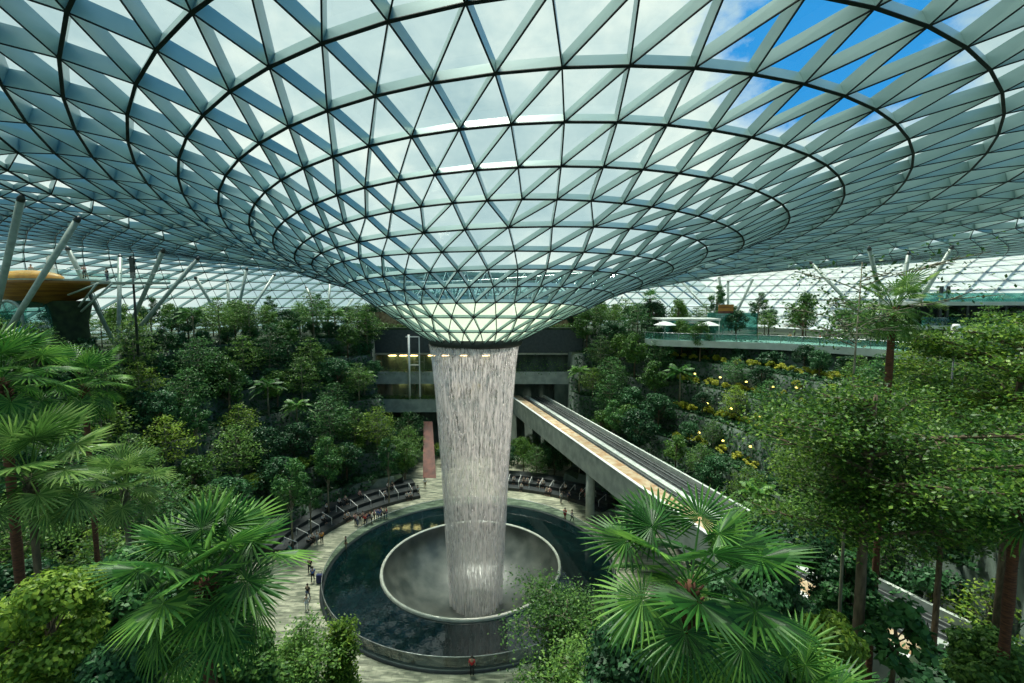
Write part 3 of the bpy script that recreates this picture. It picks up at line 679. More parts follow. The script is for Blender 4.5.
ground_person(290, 556, 1.6, 'stand', 'teal', 'teal', 'person in teal at the near end of the black steps')
tops = ['pink', 'white', 'black', 'grey', 'red', 'navy', 'black', 'white', 'pink', 'blue', 'blue', 'black', 'khaki', 'red']
lab = ['pink', 'white', 'black', 'grey', 'red', 'navy', 'black', 'white', 'pink', 'blue', 'blue', 'black', 'khaki', 'red']
for i in range(14):
    px = 356+i*2.35+random.uniform(-.6, .6); py = 527-i*.62+random.uniform(-2.2, 1.8)
    place = ['at the near edge of', 'near the front of', 'in the middle of', 'towards the far side of', 'at the far end of'][min(4, i//3)]
    ground_person(px, py, random.uniform(0, 6.3), 'stand' if i % 3 else 'photo', tops[i], ['black', 'denim', 'grey', 'black'][i % 4],
                  f"person in {lab[i]} {'taking a picture' if i % 3 == 0 else 'standing'} {place} the crowd by the steps", group=None)
def seat_person(deg, tier, r0, top, label, bottom='black'):
    a = math.radians(deg); r = r0+1.5*tier+.35; z = .45*(tier+1)-.38
    person(CX0+r*math.cos(a), CY0+r*math.sin(a), z, a-PI/2, 'sit', top, bottom, label)
for q, (d, t, c, pl) in enumerate([(168, 0, 'white', 'lowest step nearest the teal person'), (166, 0, 'white', 'lowest step, second from its near end'), (156, 1, 'white', 'middle step under the slender tree'),
        (150, 0, 'grey', 'lowest step just before the crowd'), (148.5, 0, 'white', 'lowest step touching the crowd'), (151, 2, 'white', 'top step beside the slender trunk'), (146, 2, 'white', 'top step next to a white handrail'),
        (143.6, 2, 'grey', 'top step behind the crowd'), (130, 1, 'white', 'middle step behind the people in blue'), (127, 2, 'white', 'top step at the far group'), (125.4, 2, 'black', 'top step in the far group'), (122.5, 0, 'white', 'lowest step near the red path'), (121, 0, 'white', 'lowest step closest to the red path'), (138, 2, 'pink', 'top step right of the bare handrails')]):
    seat_person(d, t, 20.2, c, f'person in {c} seated on the {pl}')
ground_person(412, 497, 1., 'stand', 'grey', 'black', 'person in grey standing where the black steps end')
ground_person(418, 496, 2.8, 'walk', 'white', 'black', 'person in white with black trousers walking to the red path')
ground_person(425, 488, 0.1, 'walk', 'white', 'khaki', 'person in white walking on the red path')
ground_person(565, 520, 2.6, 'stand', 'red', 'red', 'person in red standing by the pool left of the pillar')
ground_person(572, 522, 2., 'walk', 'grey', 'black', 'person in grey at the foot of the viaduct pillar')
ground_person(561, 503, .6, 'stand', 'white', 'grey', 'person in white standing left of the viaduct pillar')
ground_person(569, 502, 3.6, 'stand', 'navy', 'black', 'person in navy standing closest behind the viaduct pillar')
ground_person(586, 502, 3.6, 'stand', 'pink', 'grey', 'person in pink emerging right of the viaduct pillar')
for q, (d, t, c, pl) in enumerate([(78, 1, 'white', 'middle far step seen beside the waterfall edge'), (74, 1, 'grey', 'middle far step, next along from the waterfall'), (72.5, 1, 'white', 'middle far step, third along from the waterfall'),
        (74, 0, 'white', 'lowest far step nearest the waterfall'), (68, 1, 'navy', 'middle far step in dark blue'), (66, 1, 'white', 'middle far step before the stair gap'), (63, 0, 'white', 'lowest far step, left one of two'), (61.7, 0, 'pink', 'lowest far step, right one of two'), (57, 1, 'white', 'far step near the white handrail'), (50, 1, 'red', 'far step behind the pillar')]):
    seat_person(d, t, 21.3, c, f'person in {c} seated on the {pl}')
sx, sy = gp(320, 583)
su = tag(empty('suitcase', (sx, sy, 0)), 'dark blue upright suitcase standing on the pale paving', 'suitcase')
mb = MB(); mb.box(-.34, .34, -.2, .2, .06, .98); me = mb.mesh('shell', CL['navy']); so = link('shell', me, su); bv = so.modifiers.new('b', 'BEVEL'); bv.width = .06; bv.segments = 3
mb = MB(); mb.tube([(-.16, .1, .9), (-.16, .1, 1.2), (.16, .1, 1.2), (.16, .1, .9)], .018, 6); mb.build('handle', M['darksteel'], su)
for x in (-.25, .25): mb = MB(); mb.tube([(x-.03, 0, .06), (x+.03, 0, .06)], .06, 10); mb.build('wheel', M['darksteel'], su)
person(-51.6, 58.4, 31.98, .3, 'photo', 'pink', 'black', 'person in pink raising both hands on the platform'); person(-49.3, 58.9, 31.68, 2.9, 'stand', 'black', 'navy', 'person in black leaning at the platform railing')
person(-56.6, 57.0, 31.98, .8, 'stand', 'white', 'grey', 'person in white on the platform near the sail screen'); person(-60.2, 57.4, 31.98, -.4, 'stand', 'khaki', 'black', 'person in khaki at the far left of the platform')
person(46.2, 71.8, 22.75, 1.2, 'stand', 'red', 'black', 'person in red behind the balcony railing'); person(43.5, 75, 22.75, 2.2, 'walk', 'orange', 'grey', 'person in orange walking on the balcony')
# ------------------------------------------------------------------ plants
def leafquads(Cn, Nn, size, asp=.5, fold=0.):
    n = len(Cn); r = RNG.normal(size=(n, 3)); u = np.cross(Nn, r); u /= np.linalg.norm(u, axis=1)[:, None]+1e-9
    v = np.cross(Nn, u); v /= np.linalg.norm(v, axis=1)[:, None]+1e-9
    s = (size*RNG.uniform(.65, 1.3, n))[:, None]
    V = np.stack([Cn-u*s*.5, Cn+v*s*.5*asp+u*s*.05, Cn+u*s*.5, Cn-v*s*.5*asp+u*s*.05], 1)
    return V.reshape(-1, 3)
def leafmesh(name, V, mat):
    n = len(V)//4; return fastmesh(name, V, np.arange(n*4).reshape(n, 4), [mat])
def upn(n, spread):
    v = RNG.normal(size=(n, 3))*spread; v[:, 2] += 1; return v/np.linalg.norm(v, axis=1)[:, None]
def tiers_tree(H, R, nt, tips, per, size, mat, bark='palebark', h0=.35, flat=.10, bulge=.8, trunk_r=.12, lean=0.):
    """storeyed tree: flat layers of twigs and leaves on a slim trunk"""
    mb = MB(); rng = random.Random(int(H*100+tips)); top = Vector((lean, lean*.5, H*.96))
    tp = [Vector((0, 0, -.4)), Vector((lean*.1, 0, H*.3)), Vector((lean*.5, lean*.2, H*.65)), top]
    mb.tube(tp, [trunk_r*1.25, trunk_r, trunk_r*.7, trunk_r*.25], 8)
    Cs = []
    for k in range(nt):
        f = k/(max(1, nt-1)); z = H*(h0+(1-h0)*f**.9); rr = R*(math.sin(PI*(.25+.68*f))**bulge)*(1 if k < nt-1 else .45)
        m = max(4, int(tips*(rr/R)**1.3)); p0 = Vector((lean*z/H, lean*.4*z/H, z-.25*R*.3))
        for q in range(m):
            a = 2*PI*(q+rng.random()*.8)/m*1.0+k*1.3; d = rr*math.sqrt(rng.uniform(.10, 1))
            c = Vector((p0.x+d*math.cos(a), p0.y+d*math.sin(a), z+rng.uniform(-.25, .25)*R*.22-.10*d))
            Cs.append(c)
            if q % 3 == 0: mb.tube([p0-Vector((0, 0, .25)), (p0+c)/2+Vector((0, 0, .05)), c], [trunk_r*.38, trunk_r*.22, .012], 5, cap=False)
    C0 = np.array([list(c) for c in Cs]); n = len(C0)*per; idx = np.repeat(np.arange(len(C0)), per)
    off = RNG.normal(size=(n, 3))*np.array([R*.16, R*.16, R*flat*.5]); P = C0[idx]+off
    return mb.mesh('trunk', M[bark]), leafmesh('foliage', leafquads(P, upn(n, .45), size, .55), mat)
def bushy_tree(H, R, blobs, per, size, mat, bark='bark', h0=.4, trunk_r=.14):
    rng = random.Random(int(H*77+blobs)); mb = MB()
    mb.tube([(0, 0, -.4), (.1, 0, H*.4), (0, .1, H*.8)], [trunk_r*1.2, trunk_r, trunk_r*.4], 8)
    P = []; Q = []
    for b in range(blobs):
        f = rng.random(); z = H*(h0+(1-h0)*f); rr = R*math.sqrt(max(.1, 1-(1.7*(f-.42))**2))*rng.uniform(.35, .85); a = rng.uniform(0, 2*PI)
        c = np.array([rr*math.cos(a), rr*math.sin(a), z]); br = R*rng.uniform(.26, .42)
        d = RNG.normal(size=(per, 3)); d /= np.linalg.norm(d, axis=1)[:, None]; rad = br*RNG.uniform(.6, 1.05, per)[:, None]
        P.append(c+d*rad*np.array([1, 1, .75])); nn = d+RNG.normal(size=(per, 3))*.45; nn[:, 2] += .5; Q.append(nn/np.linalg.norm(nn, axis=1)[:, None])
        if b % 2 == 0: mb.tube([(0, 0, z*.6), tuple(c*.6+np.array([0, 0, z*.3])), tuple(c)], [trunk_r*.4, trunk_r*.25, .02], 5, cap=False)
    return mb.mesh('trunk', M[bark]), leafmesh('foliage', leafquads(np.concatenate(P), np.concatenate(Q), size, .6), mat)
def fan_leaf(Rb, Lp, droop, nseg=26, up=0.):
    """one palmate frond pointing along +x: petiole then a pleated round blade with split drooping tips"""
    V = []; F = []
    def quad(*p):
        b = len(V); V.extend(p); F.append((b, b+1, b+2, b+3))
    w = .022; P = [np.array([Lp*t, 0, up*t*t*.0-(droop*.25*Lp*t*t)]) for t in (0, .5, 1)]
    for i in range(2):
        quad(P[i]+[0, -w, 0], P[i+1]+[0, -w*.8, 0], P[i+1]+[0, w*.8, 0], P[i]+[0, w, 0]); quad(P[i]+[0, 0, -w], P[i+1]+[0, 0, -w], P[i+1]+[0, 0, w], P[i]+[0, 0, w])
    c = P[2]; span = math.radians(300); da = span/nseg; th0 = math.radians(-12-28*droop)
    cx, sx = math.cos(th0), math.sin(th0)
    def pt(a, r, h):
        x, y = r*math.cos(a), r*math.sin(a)
        z = h-.16*r*abs(math.sin(a))*1.0-droop*.40*(max(0, r/Rb-.45)**2)*Rb*1.6
        return np.array([c[0]+x*cx-z*sx*.0, c[1]+y, c[2]+x*sx+z*cx])
    for i in range(nseg):
        a = -span/2+da*(i+.5); ln = Rb*(.72+.28*math.cos(a*.55))*random.uniform(.9, 1.05); hw = da*.5
        h = .035*Rb
        quad(pt(a-hw, .04*Rb, 0), pt(a-hw*.85, ln*.45, 0), pt(a, ln*.5, h), pt(a, .04*Rb, 0))
        quad(pt(a, .04*Rb, 0), pt(a, ln*.5, h), pt(a+hw*.85, ln*.45, 0), pt(a+hw, .04*Rb, 0))
        quad(pt(a-hw*.85, ln*.45, 0), pt(a-hw*.36, ln*.8, 0), pt(a, ln, -.01), pt(a, ln*.5, h))
        quad(pt(a, ln*.5, h), pt(a, ln, -.01), pt(a+hw*.36, ln*.8, 0), pt(a+hw*.85, ln*.45, 0))
    return np.array(V), F
FAN = {}
def fan_palm(name, loc, R, H, nfr, mat, label, group=None, seed=1, lo=-40, hi=82, trunk='fibre', tr=.13, nseg=26, as_parts=True):
    rng = random.Random(seed); root = tag(empty(name, loc), label, 'palm', group)
    mb = MB(); k = 8; mb.tube([(0, 0, -H+H*i/k) for i in range(k+1)]+[(0, 0, .25)], [tr*(.95+.18*(i % 2)) for i in range(k+1)]+[tr*.7], 10)
    for i in range(26):       # old leaf bases around the top of the trunk
        a = i*2.4; z = -.75+.85*i/26; mb.tube([(tr*.8*math.cos(a), tr*.8*math.sin(a), z), (tr*2.1*math.cos(a), tr*2.1*math.sin(a), z+.22)], [.05, .02], 5)
    mb.build('trunk', M[trunk], root)
    vs = FAN.setdefault((round(R, 2), nseg, mat), None)
    if vs is None:
        vs = []
        for dp in (.1, .5, 1.0):
            for _ in range(2):
                V, F = fan_leaf(R*.46, R*.60, dp, nseg); vs.append(fastmesh('frond', V, F, [M[mat]]))
        FAN[(round(R, 2), nseg, mat)] = vs
    for i in range(nfr):
        f = (i+.5)/nfr; el = hi+(lo-hi)*f**.85+rng.uniform(-7, 7); az = i*2.39996+rng.uniform(-.25, .25)
        me = vs[(0 if f < .33 else 2 if f < .66 else 4)+rng.randrange(2)]
        o = link('frond', me, root); s = rng.uniform(.85, 1.1)*(.8+.2*math.sin(PI*min(1, f*1.6+.1)))
        o.rotation_euler = (Matrix.Rotation(az, 4, 'Z') @ Matrix.Rotation(-math.radians(el), 4, 'Y') @ Matrix.Rotation(rng.uniform(-.35, .35), 4, 'X')).to_euler()
        o.scale = (s, s, s); o.location = (0, 0, .18*(1-f))
    return root
def feather_palm_mesh(H, R, nfr, mat):
    mb = MB(); mb.tube([(0, 0, -.3), (.08, 0, H*.5), (0, 0, H)], [.16, .12, .10], 8); V = []; rng = random.Random(5)
    for i in range(nfr):
        az = i*2.4; el = math.radians(75-85*(i+.5)/nfr); prev = None; m = 14
        for q in range(m):
            t = (q+1)/m; d = R*t; z = H+d*math.sin(el)*1.0-.55*R*t*t+.25; x = d*math.cos(el*.8)
            p = np.array([x*math.cos(az), x*math.sin(az), z]); s = np.array([-math.sin(az), math.cos(az), -.45]); f = np.array([math.cos(az), math.sin(az), 0]); l = R*.30*math.sin(PI*(.12+.8*t))
            for sg in (-1, 1):
                tip = p+np.array([s[0]*sg, s[1]*sg, s[2]])*l+f*l*.45; w = f*.05*R*.8
                V += [p, (p+tip)/2+w, tip, (p+tip)/2-w]
    return mb.mesh('trunk', M['palebark']), leafmesh('foliage', np.array(V), M[mat])
PROTO = {}
def proto(kind):
    if kind in PROTO: return PROTO[kind]
    g = {
     'layered': lambda: tiers_tree(7.2, 3.0, 7, 16, 34, .30, M['leaf']),
     'layered_b': lambda: tiers_tree(8.2, 3.2, 8, 15, 34, .30, M['leafcool'], lean=.4),
     'layered_bright': lambda: tiers_tree(6.6, 2.9, 6, 16, 34, .30, M['leafyellow']),
     'bushy': lambda: bushy_tree(6.2, 2.8, 26, 130, .32, M['leafdark']),
     'bushy_mid': lambda: bushy_tree(6.8, 2.7, 26, 130, .30, M['leaf']),
     'slender': lambda: bushy_tree(9.0, 1.9, 22, 110, .26, M['leafcool'], 'palebark', .5, .09),
     'feather': lambda: feather_palm_mesh(4.5, 2.6, 20, 'palmleaf'),
     'shrub': lambda: bushy_tree(2.4, 1.7, 14, 110, .30, M['leafdark'], h0=.2, trunk_r=.05),
     'shrub_bright': lambda: bushy_tree(2.2, 1.6, 14, 110, .28, M['leafyellow'], h0=.2, trunk_r=.05),
     'croton': lambda: bushy_tree(1.5, 1.3, 10, 70, .30, M['croton'], h0=.3, trunk_r=.04),
    }[kind]
    t, f = g(); PROTO[kind] = (t, f); return PROTO[kind]
DIM = {'layered': (7.2, 3.0), 'layered_b': (8.2, 3.2), 'layered_bright': (6.6, 2.9), 'bushy': (6.2, 2.8), 'bushy_mid': (6.8, 2.7), 'slender': (9, 1.9), 'feather': (6, 2.4), 'shrub': (2.4, 1.7), 'shrub_bright': (2.2, 1.6), 'croton': (1.5, 1.3)}
NAME = {'layered': 'layered_tree', 'layered_b': 'layered_tree', 'layered_bright': 'layered_tree', 'bushy': 'bushy_tree', 'bushy_mid': 'bushy_tree', 'slender': 'slender_tree', 'feather': 'feather_palm', 'shrub': 'shrub', 'shrub_bright': 'shrub', 'croton': 'croton_bush'}
DESC = {'layered': 'green layered tree', 'layered_b': 'blue-green layered tree', 'layered_bright': 'yellow-green layered tree', 'bushy': 'dark bushy tree', 'bushy_mid': 'mid green bushy tree', 'slender': 'slender tall tree', 'feather': 'feather palm', 'shrub': 'dark shrub', 'shrub_bright': 'bright green shrub', 'croton': 'yellow croton bush'}
PLANTS = []
def plant(kind, x, y, z, s=1., zone=None, label=None, group=None):
    t, f = proto(kind)
    root = tag(empty(NAME[kind], (x, y, z), random.uniform(0, 2*PI)), None, {'feather': 'palm', 'shrub': 'shrub', 'shrub_bright': 'shrub', 'croton': 'shrub'}.get(kind, 'tree')); root.scale = (s, s, s*random.uniform(.92, 1.1))
    link('trunk', t, root); link('foliage', f, root)
    if label: root['label'] = label
    else: PLANTS.append((root, kind, zone, proj(x, y, z+DIM[kind][0]*s*.6)))
    if group: root['group'] = group
    return root

# what the trees must leave open to view
KEEP = []
for y in np.linspace(93, 52, 12): KEEP += [(via_x(y)-3.6, y, 10.3), (via_x(y)+3.6, y, 10.3), (via_x(y)-3.6, y, 7.3)]
for y in np.linspace(35, 25, 5): KEEP += [(via_x(y)+3.4, y, 10), (via_x(y), y, 10)]
for a in range(0, 360, 12):
    KEEP += [(CX0+15.7*math.cos(math.radians(a)), CY0+15.7*math.sin(math.radians(a)), 0), (CX0+9*math.cos(math.radians(a)), CY0+9*math.sin(math.radians(a)), 0)]
for a in range(118, 178, 6): KEEP += [(CX0+22*math.cos(math.radians(a)), CY0+22*math.sin(math.radians(a)), 1), (CX0+19*math.cos(math.radians(a)), CY0+19*math.sin(math.radians(a)), 0)]
for a in range(48, 116, 6): KEEP += [(CX0+21.5*math.cos(math.radians(a)), CY0+21.5*math.sin(math.radians(a)), .5)]
for a in range(176, 226, 8): KEEP += [(CX0+17.5*math.cos(math.radians(a)), CY0+17.5*math.sin(math.radians(a)), 0)]
for x in (-27, -24, -21, -18, -15): KEEP += [(x, 93, 9), (x, 93, 14), (x, 93, 18)]
for x in (-17, -15, -13): KEEP += [(x, 85, 2), (x, 88, 5)]
for q in range(28):
    f = q/28*5.6; i = int(f); f -= i; x = BP[i][0]*(1-f)+BP[i+1][0]*f; y = BP[i][1]*(1-f)+BP[i+1][1]*f; KEEP += [(x, y, 22.6), (x, y, 23.8)]
KEEP += [(-62, 57, 30.5), (-58, 57, 29), (-58, 57, 31), (-52, 57, 31.5), (-46, 58, 31.5), (-56, 57, 27.5)]
KEEP += [(10, 62.5, z) for z in (0, 3, 6)]
KP = [(proj(*p), ) for p in KEEP]; KP = [k[0] for k in KP if k[0]]
def blocks(x, y, z, H, R, z0=.35):
    c = proj(x, y, z+H*(1+z0)/2)
    if not c: return True
    hw = FOC*R*.8/c[2]; hh = FOC*H*(1-z0)/2*.85/c[2]+hw*.25; n = 0
    for kx, ky, kd in KP:
        if kd > c[2]+1 and abs(kx-c[0]) < hw and abs(ky-c[1]) < hh: return True
    return False
placed = []
def scatter(kinds, weights, r0, r1, a0, a1, gap, zone, smin=.8, smax=1.1, tries=600, maxn=99, mind=13, zoff=0):
    n = 0
    for _ in range(tries):
        if n >= maxn: break
        a = random.uniform(a0, a1); r = math.sqrt(random.uniform(r0*r0, r1*r1)); t = math.radians(a); x, y = CX0+r*math.cos(t), CY0+r*math.sin(t)
        kind = random.choices(kinds, weights)[0]; s = random.uniform(smin, smax); H, R = DIM[kind]; z = hz(x, y)+zoff
        if math.hypot(x, y) < mind: continue
        if any((x-p[0])**2+(y-p[1])**2 < (gap*p[2]*.5+gap*s*.5)**2 for p in placed): continue
        if abs(x-via_x(y)) < 5.0+R*s*.35 and y < 97: continue
        p = proj(x, y, z+H*s*.5)
        if not p or p[0] < -60-FOC*R/p[2] or p[0] > 1084+FOC*R/p[2] or p[1] > 760: continue
        if blocks(x, y, z, H*s, R*s): continue
        if z+H*s*1.1 > roofz(x, y)-.8: continue
        if not kind.startswith('shrub') and kind != 'croton' and math.hypot(x+58.5, y-60) < 8.5: continue
        placed.append((x, y, s)); plant(kind, x, y, z, s, zone); n += 1
    return n

# --- near plants placed one by one
def ground_h(x, y): return hz(x, y)
p = at(30, 482, 13.5); fan_palm('fan_palm', p, 2.5, p.z-hz(p.x, p.y), 30, 'palmbright', 'bright fan palm with slim trunk in the left foreground', seed=3, tr=.09, trunk='bark')
p = at(205, 588, 9.8); fan_palm('fan_palm', p, 2.25, p.z-hz(p.x, p.y), 40, 'palmleaf', 'dark green fan palm at the bottom left, nearest to the pool railing', seed=5, lo=-50)
p = at(690, 594, 8.8); fan_palm('fan_palm', p, 2.4, p.z-hz(p.x, p.y), 32, 'palmleaf', 'large glossy fan palm in front of the viaduct', seed=8, lo=-62, hi=68, nseg=30)
p = at(893, 312, 21); fan_palm('fan_palm', p, 2.0, p.z-hz(p.x, p.y), 26, 'palmbright', 'bright fan palm with red-brown trunk before the large right-hand column', seed=12)
p = at(2, 385, 15); fan_palm('fan_palm', p, 2.4, p.z-hz(p.x, p.y), 28, 'palmleaf', 'fan palm cut off by the left edge, above the bright foreground palm', seed=14)
p = at(84, 388, 27); fan_palm('fan_palm', p, 2.9, p.z-hz(p.x, p.y), 28, 'palmleaf', 'fan palm on the left terrace wall above the bright foreground palm', seed=15)
p = at(125, 490, 19); fan_palm('fan_palm', p, 2.0, p.z-hz(p.x, p.y), 26, 'palmbright', 'pale fan palm between the two left foreground palms', seed=16, trunk='palebark', tr=.09)
p = at(1018, 500, 13); fan_palm('fan_palm', p, 2.2, p.z-hz(p.x, p.y), 28, 'palmleaf', 'fan palm with hairy trunk at the right edge', seed=18, lo=-30)
p = at(795, 715, 8.4); fan_palm('fan_palm', p, 1.6, p.z-hz(p.x, p.y), 22, 'palmleaf', 'low fan palm right of the large glossy palm at the bottom edge', seed=19, lo=-10)
p = at(650, 300, 96); fan_palm('fan_palm', p, 2.6, p.z-hz(p.x, p.y), 22, 'palmleaf', 'small dark fan palm above the tip of the curved balcony', seed=20, nseg=16)
p = at(365, 322, 92); fan_palm('fan_palm', p, 2.4, p.z-hz(p.x, p.y), 20, 'palmleaf', 'small far fan palm left of the funnel', seed=21, nseg=16)
def near_tree(name, loc, meshes, label, cat='tree', s=1.):
    root = tag(empty(name, loc), label, cat); root.scale = (s, s, s)
    link('trunk', meshes[0], root); link('foliage', meshes[1], root); placed.append((loc[0], loc[1], 1.2)); return root
def stem_tree(H, hc, R, limbs, per, size, mat, bark, tr, zf=.16, seed=1):
    """a tall forked tree: limbs = (azimuth deg, reach, height) of each spray; leaves lie in flat sprays around the limb ends"""
    rng = random.Random(seed); mb = MB(); mb.tube([(0, 0, -.5), (.05, .05, H*.35), (-.05, 0, H*.7), (.05, 0, H)], [tr*1.2, tr, tr*.8, tr*.3], 12)
    P = []
    for az, reach, z in limbs:
        a = math.radians(az); e = np.array([reach*math.cos(a), reach*math.sin(a), z]); s = np.array([0, 0, z-reach*.35])
        mb.tube([s, s*.6+e*.4+[0, 0, .1], e], [tr*.45, tr*.28, .02], 6, cap=False)
        m = int(4+reach*2.2)
        for q in range(m):
            t = rng.uniform(.35, 1.12); c = s+(e-s)*t+np.array([rng.uniform(-1, 1)*R*.26, rng.uniform(-1, 1)*R*.26, rng.uniform(-.12, .2)])
            mb.tube([s+(e-s)*min(1, t)*.9, c], [.025, .008], 4, cap=False)
            P.append(c+RNG.normal(size=(per, 3))*np.array([R*.15, R*.15, R*zf*.4]))
    P = np.concatenate(P)
    return mb.mesh('trunk', M[bark]), leafmesh('foliage', leafquads(P, upn(len(P), .5), size, .55), M[mat])
rng = random.Random(4)
b = at(858, 640, 13.5); gz = hz(b.x, b.y); Ht = at(858, 395, 13.5).z-gz
limbs = []
for k in range(46):
    f = rng.random()**.75; z = Ht*.0+(at(858, 528, 13.5).z-gz)+(Ht-(at(858, 528, 13.5).z-gz))*f; limbs.append((rng.uniform(0, 360), rng.uniform(.8, 4.9)*math.sqrt(max(.12, 1-(f-.6)**2*2.0)), z))
near_tree('broad_tree', (b.x, b.y, gz), stem_tree(Ht, .5, 2.8, limbs, 110, .12, 'leafolive', 'bark', .16, seed=4), 'broad spreading yellow-green tree with bare trunk in the right foreground')
b = at(1000, 600, 19); gz = hz(b.x, b.y); Ht = at(1000, 300, 19).z-gz; limbs = [(rng.uniform(0, 360), rng.uniform(.8, 4.2), Ht*rng.uniform(.56, .99)) for _ in range(44)]
near_tree('storeyed_tree', (b.x, b.y, gz), stem_tree(Ht, .5, 3.0, limbs, 110, .17, 'leafolive', 'bark', .17, .1, seed=6), 'tall storeyed yellow-green tree filling the right edge')
b = at(940, 560, 25); gz = hz(b.x, b.y); Ht = at(940, 405, 25).z-gz; limbs = [(rng.uniform(0, 360), rng.uniform(.8, 3.6), Ht*rng.uniform(.55, .98)) for _ in range(34)]
near_tree('storeyed_tree', (b.x, b.y, gz), stem_tree(Ht, .5, 3.0, limbs, 100, .2, 'leaf', 'bark', .15, .1, seed=7), 'mid green storeyed tree between the broad tree and the right edge')
b = at(845, 520, 18.5); gz = hz(b.x, b.y); Ht = at(835, 262, 18.5).z-gz
limbs = [(rng.choice([150, 175, 200, 20, 330])+rng.uniform(-25, 25), rng.uniform(.5, 3.2), Ht*rng.uniform(.84, 1.0)) for _ in range(13)]
near_tree('airy_tree', (b.x, b.y, gz), stem_tree(Ht, .5, 2.6, limbs, 16, .16, 'leaf', 'palebark', .06, .35, seed=9), 'thin airy sapling with sparse leaves reaching against the white roof panels')
b = at(565, 700, 19.5); gz = hz(b.x, b.y); Ht = at(560, 600, 19.5).z-gz; limbs = [(rng.uniform(0, 360), rng.uniform(.4, 2.7), Ht*rng.uniform(.45, .98)) for _ in range(42)]
near_tree('airy_tree', (b.x, b.y, gz), stem_tree(Ht, .5, 2.6, limbs, 95, .14, 'leaf', 'palebark', .1, .25, seed=10), 'fine leaved tree at the bottom centre hiding the near right pool rim')
b = at(612, 720, 16.5); gz = hz(b.x, b.y); Ht = at(610, 640, 16.5).z-gz; limbs = [(rng.uniform(0, 360), rng.uniform(.4, 2.2), Ht*rng.uniform(.5, .98)) for _ in range(34)]
near_tree('airy_tree', (b.x, b.y, gz), stem_tree(Ht, .5, 2.4, limbs, 90, .14, 'leaf', 'palebark', .1, .25, seed=13), 'fine leaved tree below the left fronds of the large glossy palm')
b = at(345, 740, 20); gz = hz(b.x, b.y); Ht = at(345, 628, 20).z-gz; limbs = [(rng.uniform(0, 360), rng.uniform(.2, .55), Ht*rng.uniform(.55, 1.0)) for _ in range(26)]
near_tree('columnar_tree', (b.x, b.y, gz), stem_tree(Ht, .5, 1.2, limbs, 60, .17, 'leafyellow', 'palebark', .06, .5, seed=11), 'narrow bright green columnar tree by the near left pool rim')
b = at(298, 740, 19); gz = hz(b.x, b.y); Ht = at(300, 630, 19).z-gz; limbs = [(rng.uniform(0, 360), rng.uniform(.3, 1.5), Ht*rng.uniform(.5, 1.0)) for _ in range(26)]
near_tree('airy_tree', (b.x, b.y, gz), stem_tree(Ht, .5, 2.0, limbs, 90, .15, 'leaf', 'palebark', .08, .3, seed=12), 'small green tree just left of the narrow columnar tree')
def near_bush(px, py, Y, H, R, mat, size, label, per=420, blobs=26, name='shrub'):
    c = at(px, py, Y); near_tree(name, (c.x, c.y, c.z-H*.6), bushy_tree(H, R, blobs, per, size, M[mat], h0=.15, trunk_r=.06), label, 'shrub')
    o = list(COL.objects)[-1]
near_bush(48, 625, 9.5, 2.6, 1.25, 'leafyellow', .12, 'bright yellow-green bush in the bottom left corner')
near_bush(118, 592, 12.5, 2.4, 1.2, 'leafcool', .16, 'dark blue-green bush right of the bright corner bush')
near_bush(895, 632, 12.5, 1.9, .85, 'leafcool', .26, 'big leaved dark shrub beside the broad tree trunk', 60, 16)
near_bush(830, 650, 11.5, 1.8, .9, 'leafyellow', .15, 'yellow-green bush under the broad tree, left of its trunk')
near_bush(988, 665, 13.5, 1.8, 1.4, 'leaf', .16, 'green bush in the bottom right corner over the tracks')
near_bush(245, 668, 12, 1.8, 1.1, 'leaf', .14, 'low green bush right of the dark foreground fan palm')
near_bush(120, 668, 9.5, 1.4, .9, 'leafdark', .14, 'dark low bush under the left foreground palms')
near_bush(760, 590, 16, 3.6, 1.8, 'leafdark', .18, 'dark bush behind the right fronds of the large glossy palm')
near_bush(792, 560, 22, 4.6, 2.4, 'leafdark', .2, 'dark bushy tree hiding the viaduct behind the large glossy palm')
near_bush(846, 585, 20, 3.4, 1.5, 'leafcool', .2, 'blue-green bush before the viaduct, left of the broad tree trunk')
near_bush(750, 545, 24, 3.6, 2.0, 'leaf', .2, 'mid green bush against the viaduct beyond the glossy palm')
near_bush(640, 655, 12, 2.4, 1.6, 'leafdark', .16, 'dark bush beneath the large glossy palm')

# --- tree belts on the terraces
LT = ['layered', 'layered_b', 'layered_bright', 'bushy', 'bushy_mid', 'slender', 'feather']
for (r0, r1, lev, gp_) in ((25.6, 32, 'lowest', 3.9), (32.8, 40, 'middle', 3.9), (40.8, 48.5, 'highest', 3.8)):
    scatter(LT, [5, 3, 1.5, 3, 3, 1, 1.5], r0, r1, 112, 150, gp_, f'{lev} terrace left of the waterfall', tries=500)
    scatter(LT, [4, 3, 1.5, 4, 3, 1, .5], r0, r1, 150, 190, gp_, f'{lev} left terrace below the amber platform', tries=500)
    scatter(LT, [3, 3, 2.5, 3, 3, .5, .5], r0, r1, 190, 240, gp_, f'{lev} terrace behind the left foreground palms', tries=500)
    scatter(LT, [3, 4, 1, 4, 3, 1.5, 2], r0, r1, 38, 66, gp_, f'{lev} terrace right of the viaduct tunnel', tries=450)
    scatter(LT, [2, 2, 1.5, 3, 3, .5, 1], r0, r1, -2, 38, gp_*1.3, f'{lev} terrace below the curved balcony', .5, .75, tries=450, maxn=7)
    scatter(LT, [3, 2, 3, 3, 3, .5, .5], r0, r1, -55, -2, gp_, f'{lev} terrace behind the broad right-hand tree', tries=450)
scatter(['bushy', 'layered', 'layered_b'], [2, 1, 1], 25.5, 41, 56, 72, 3.4, 'ground behind the far seating', tries=300)
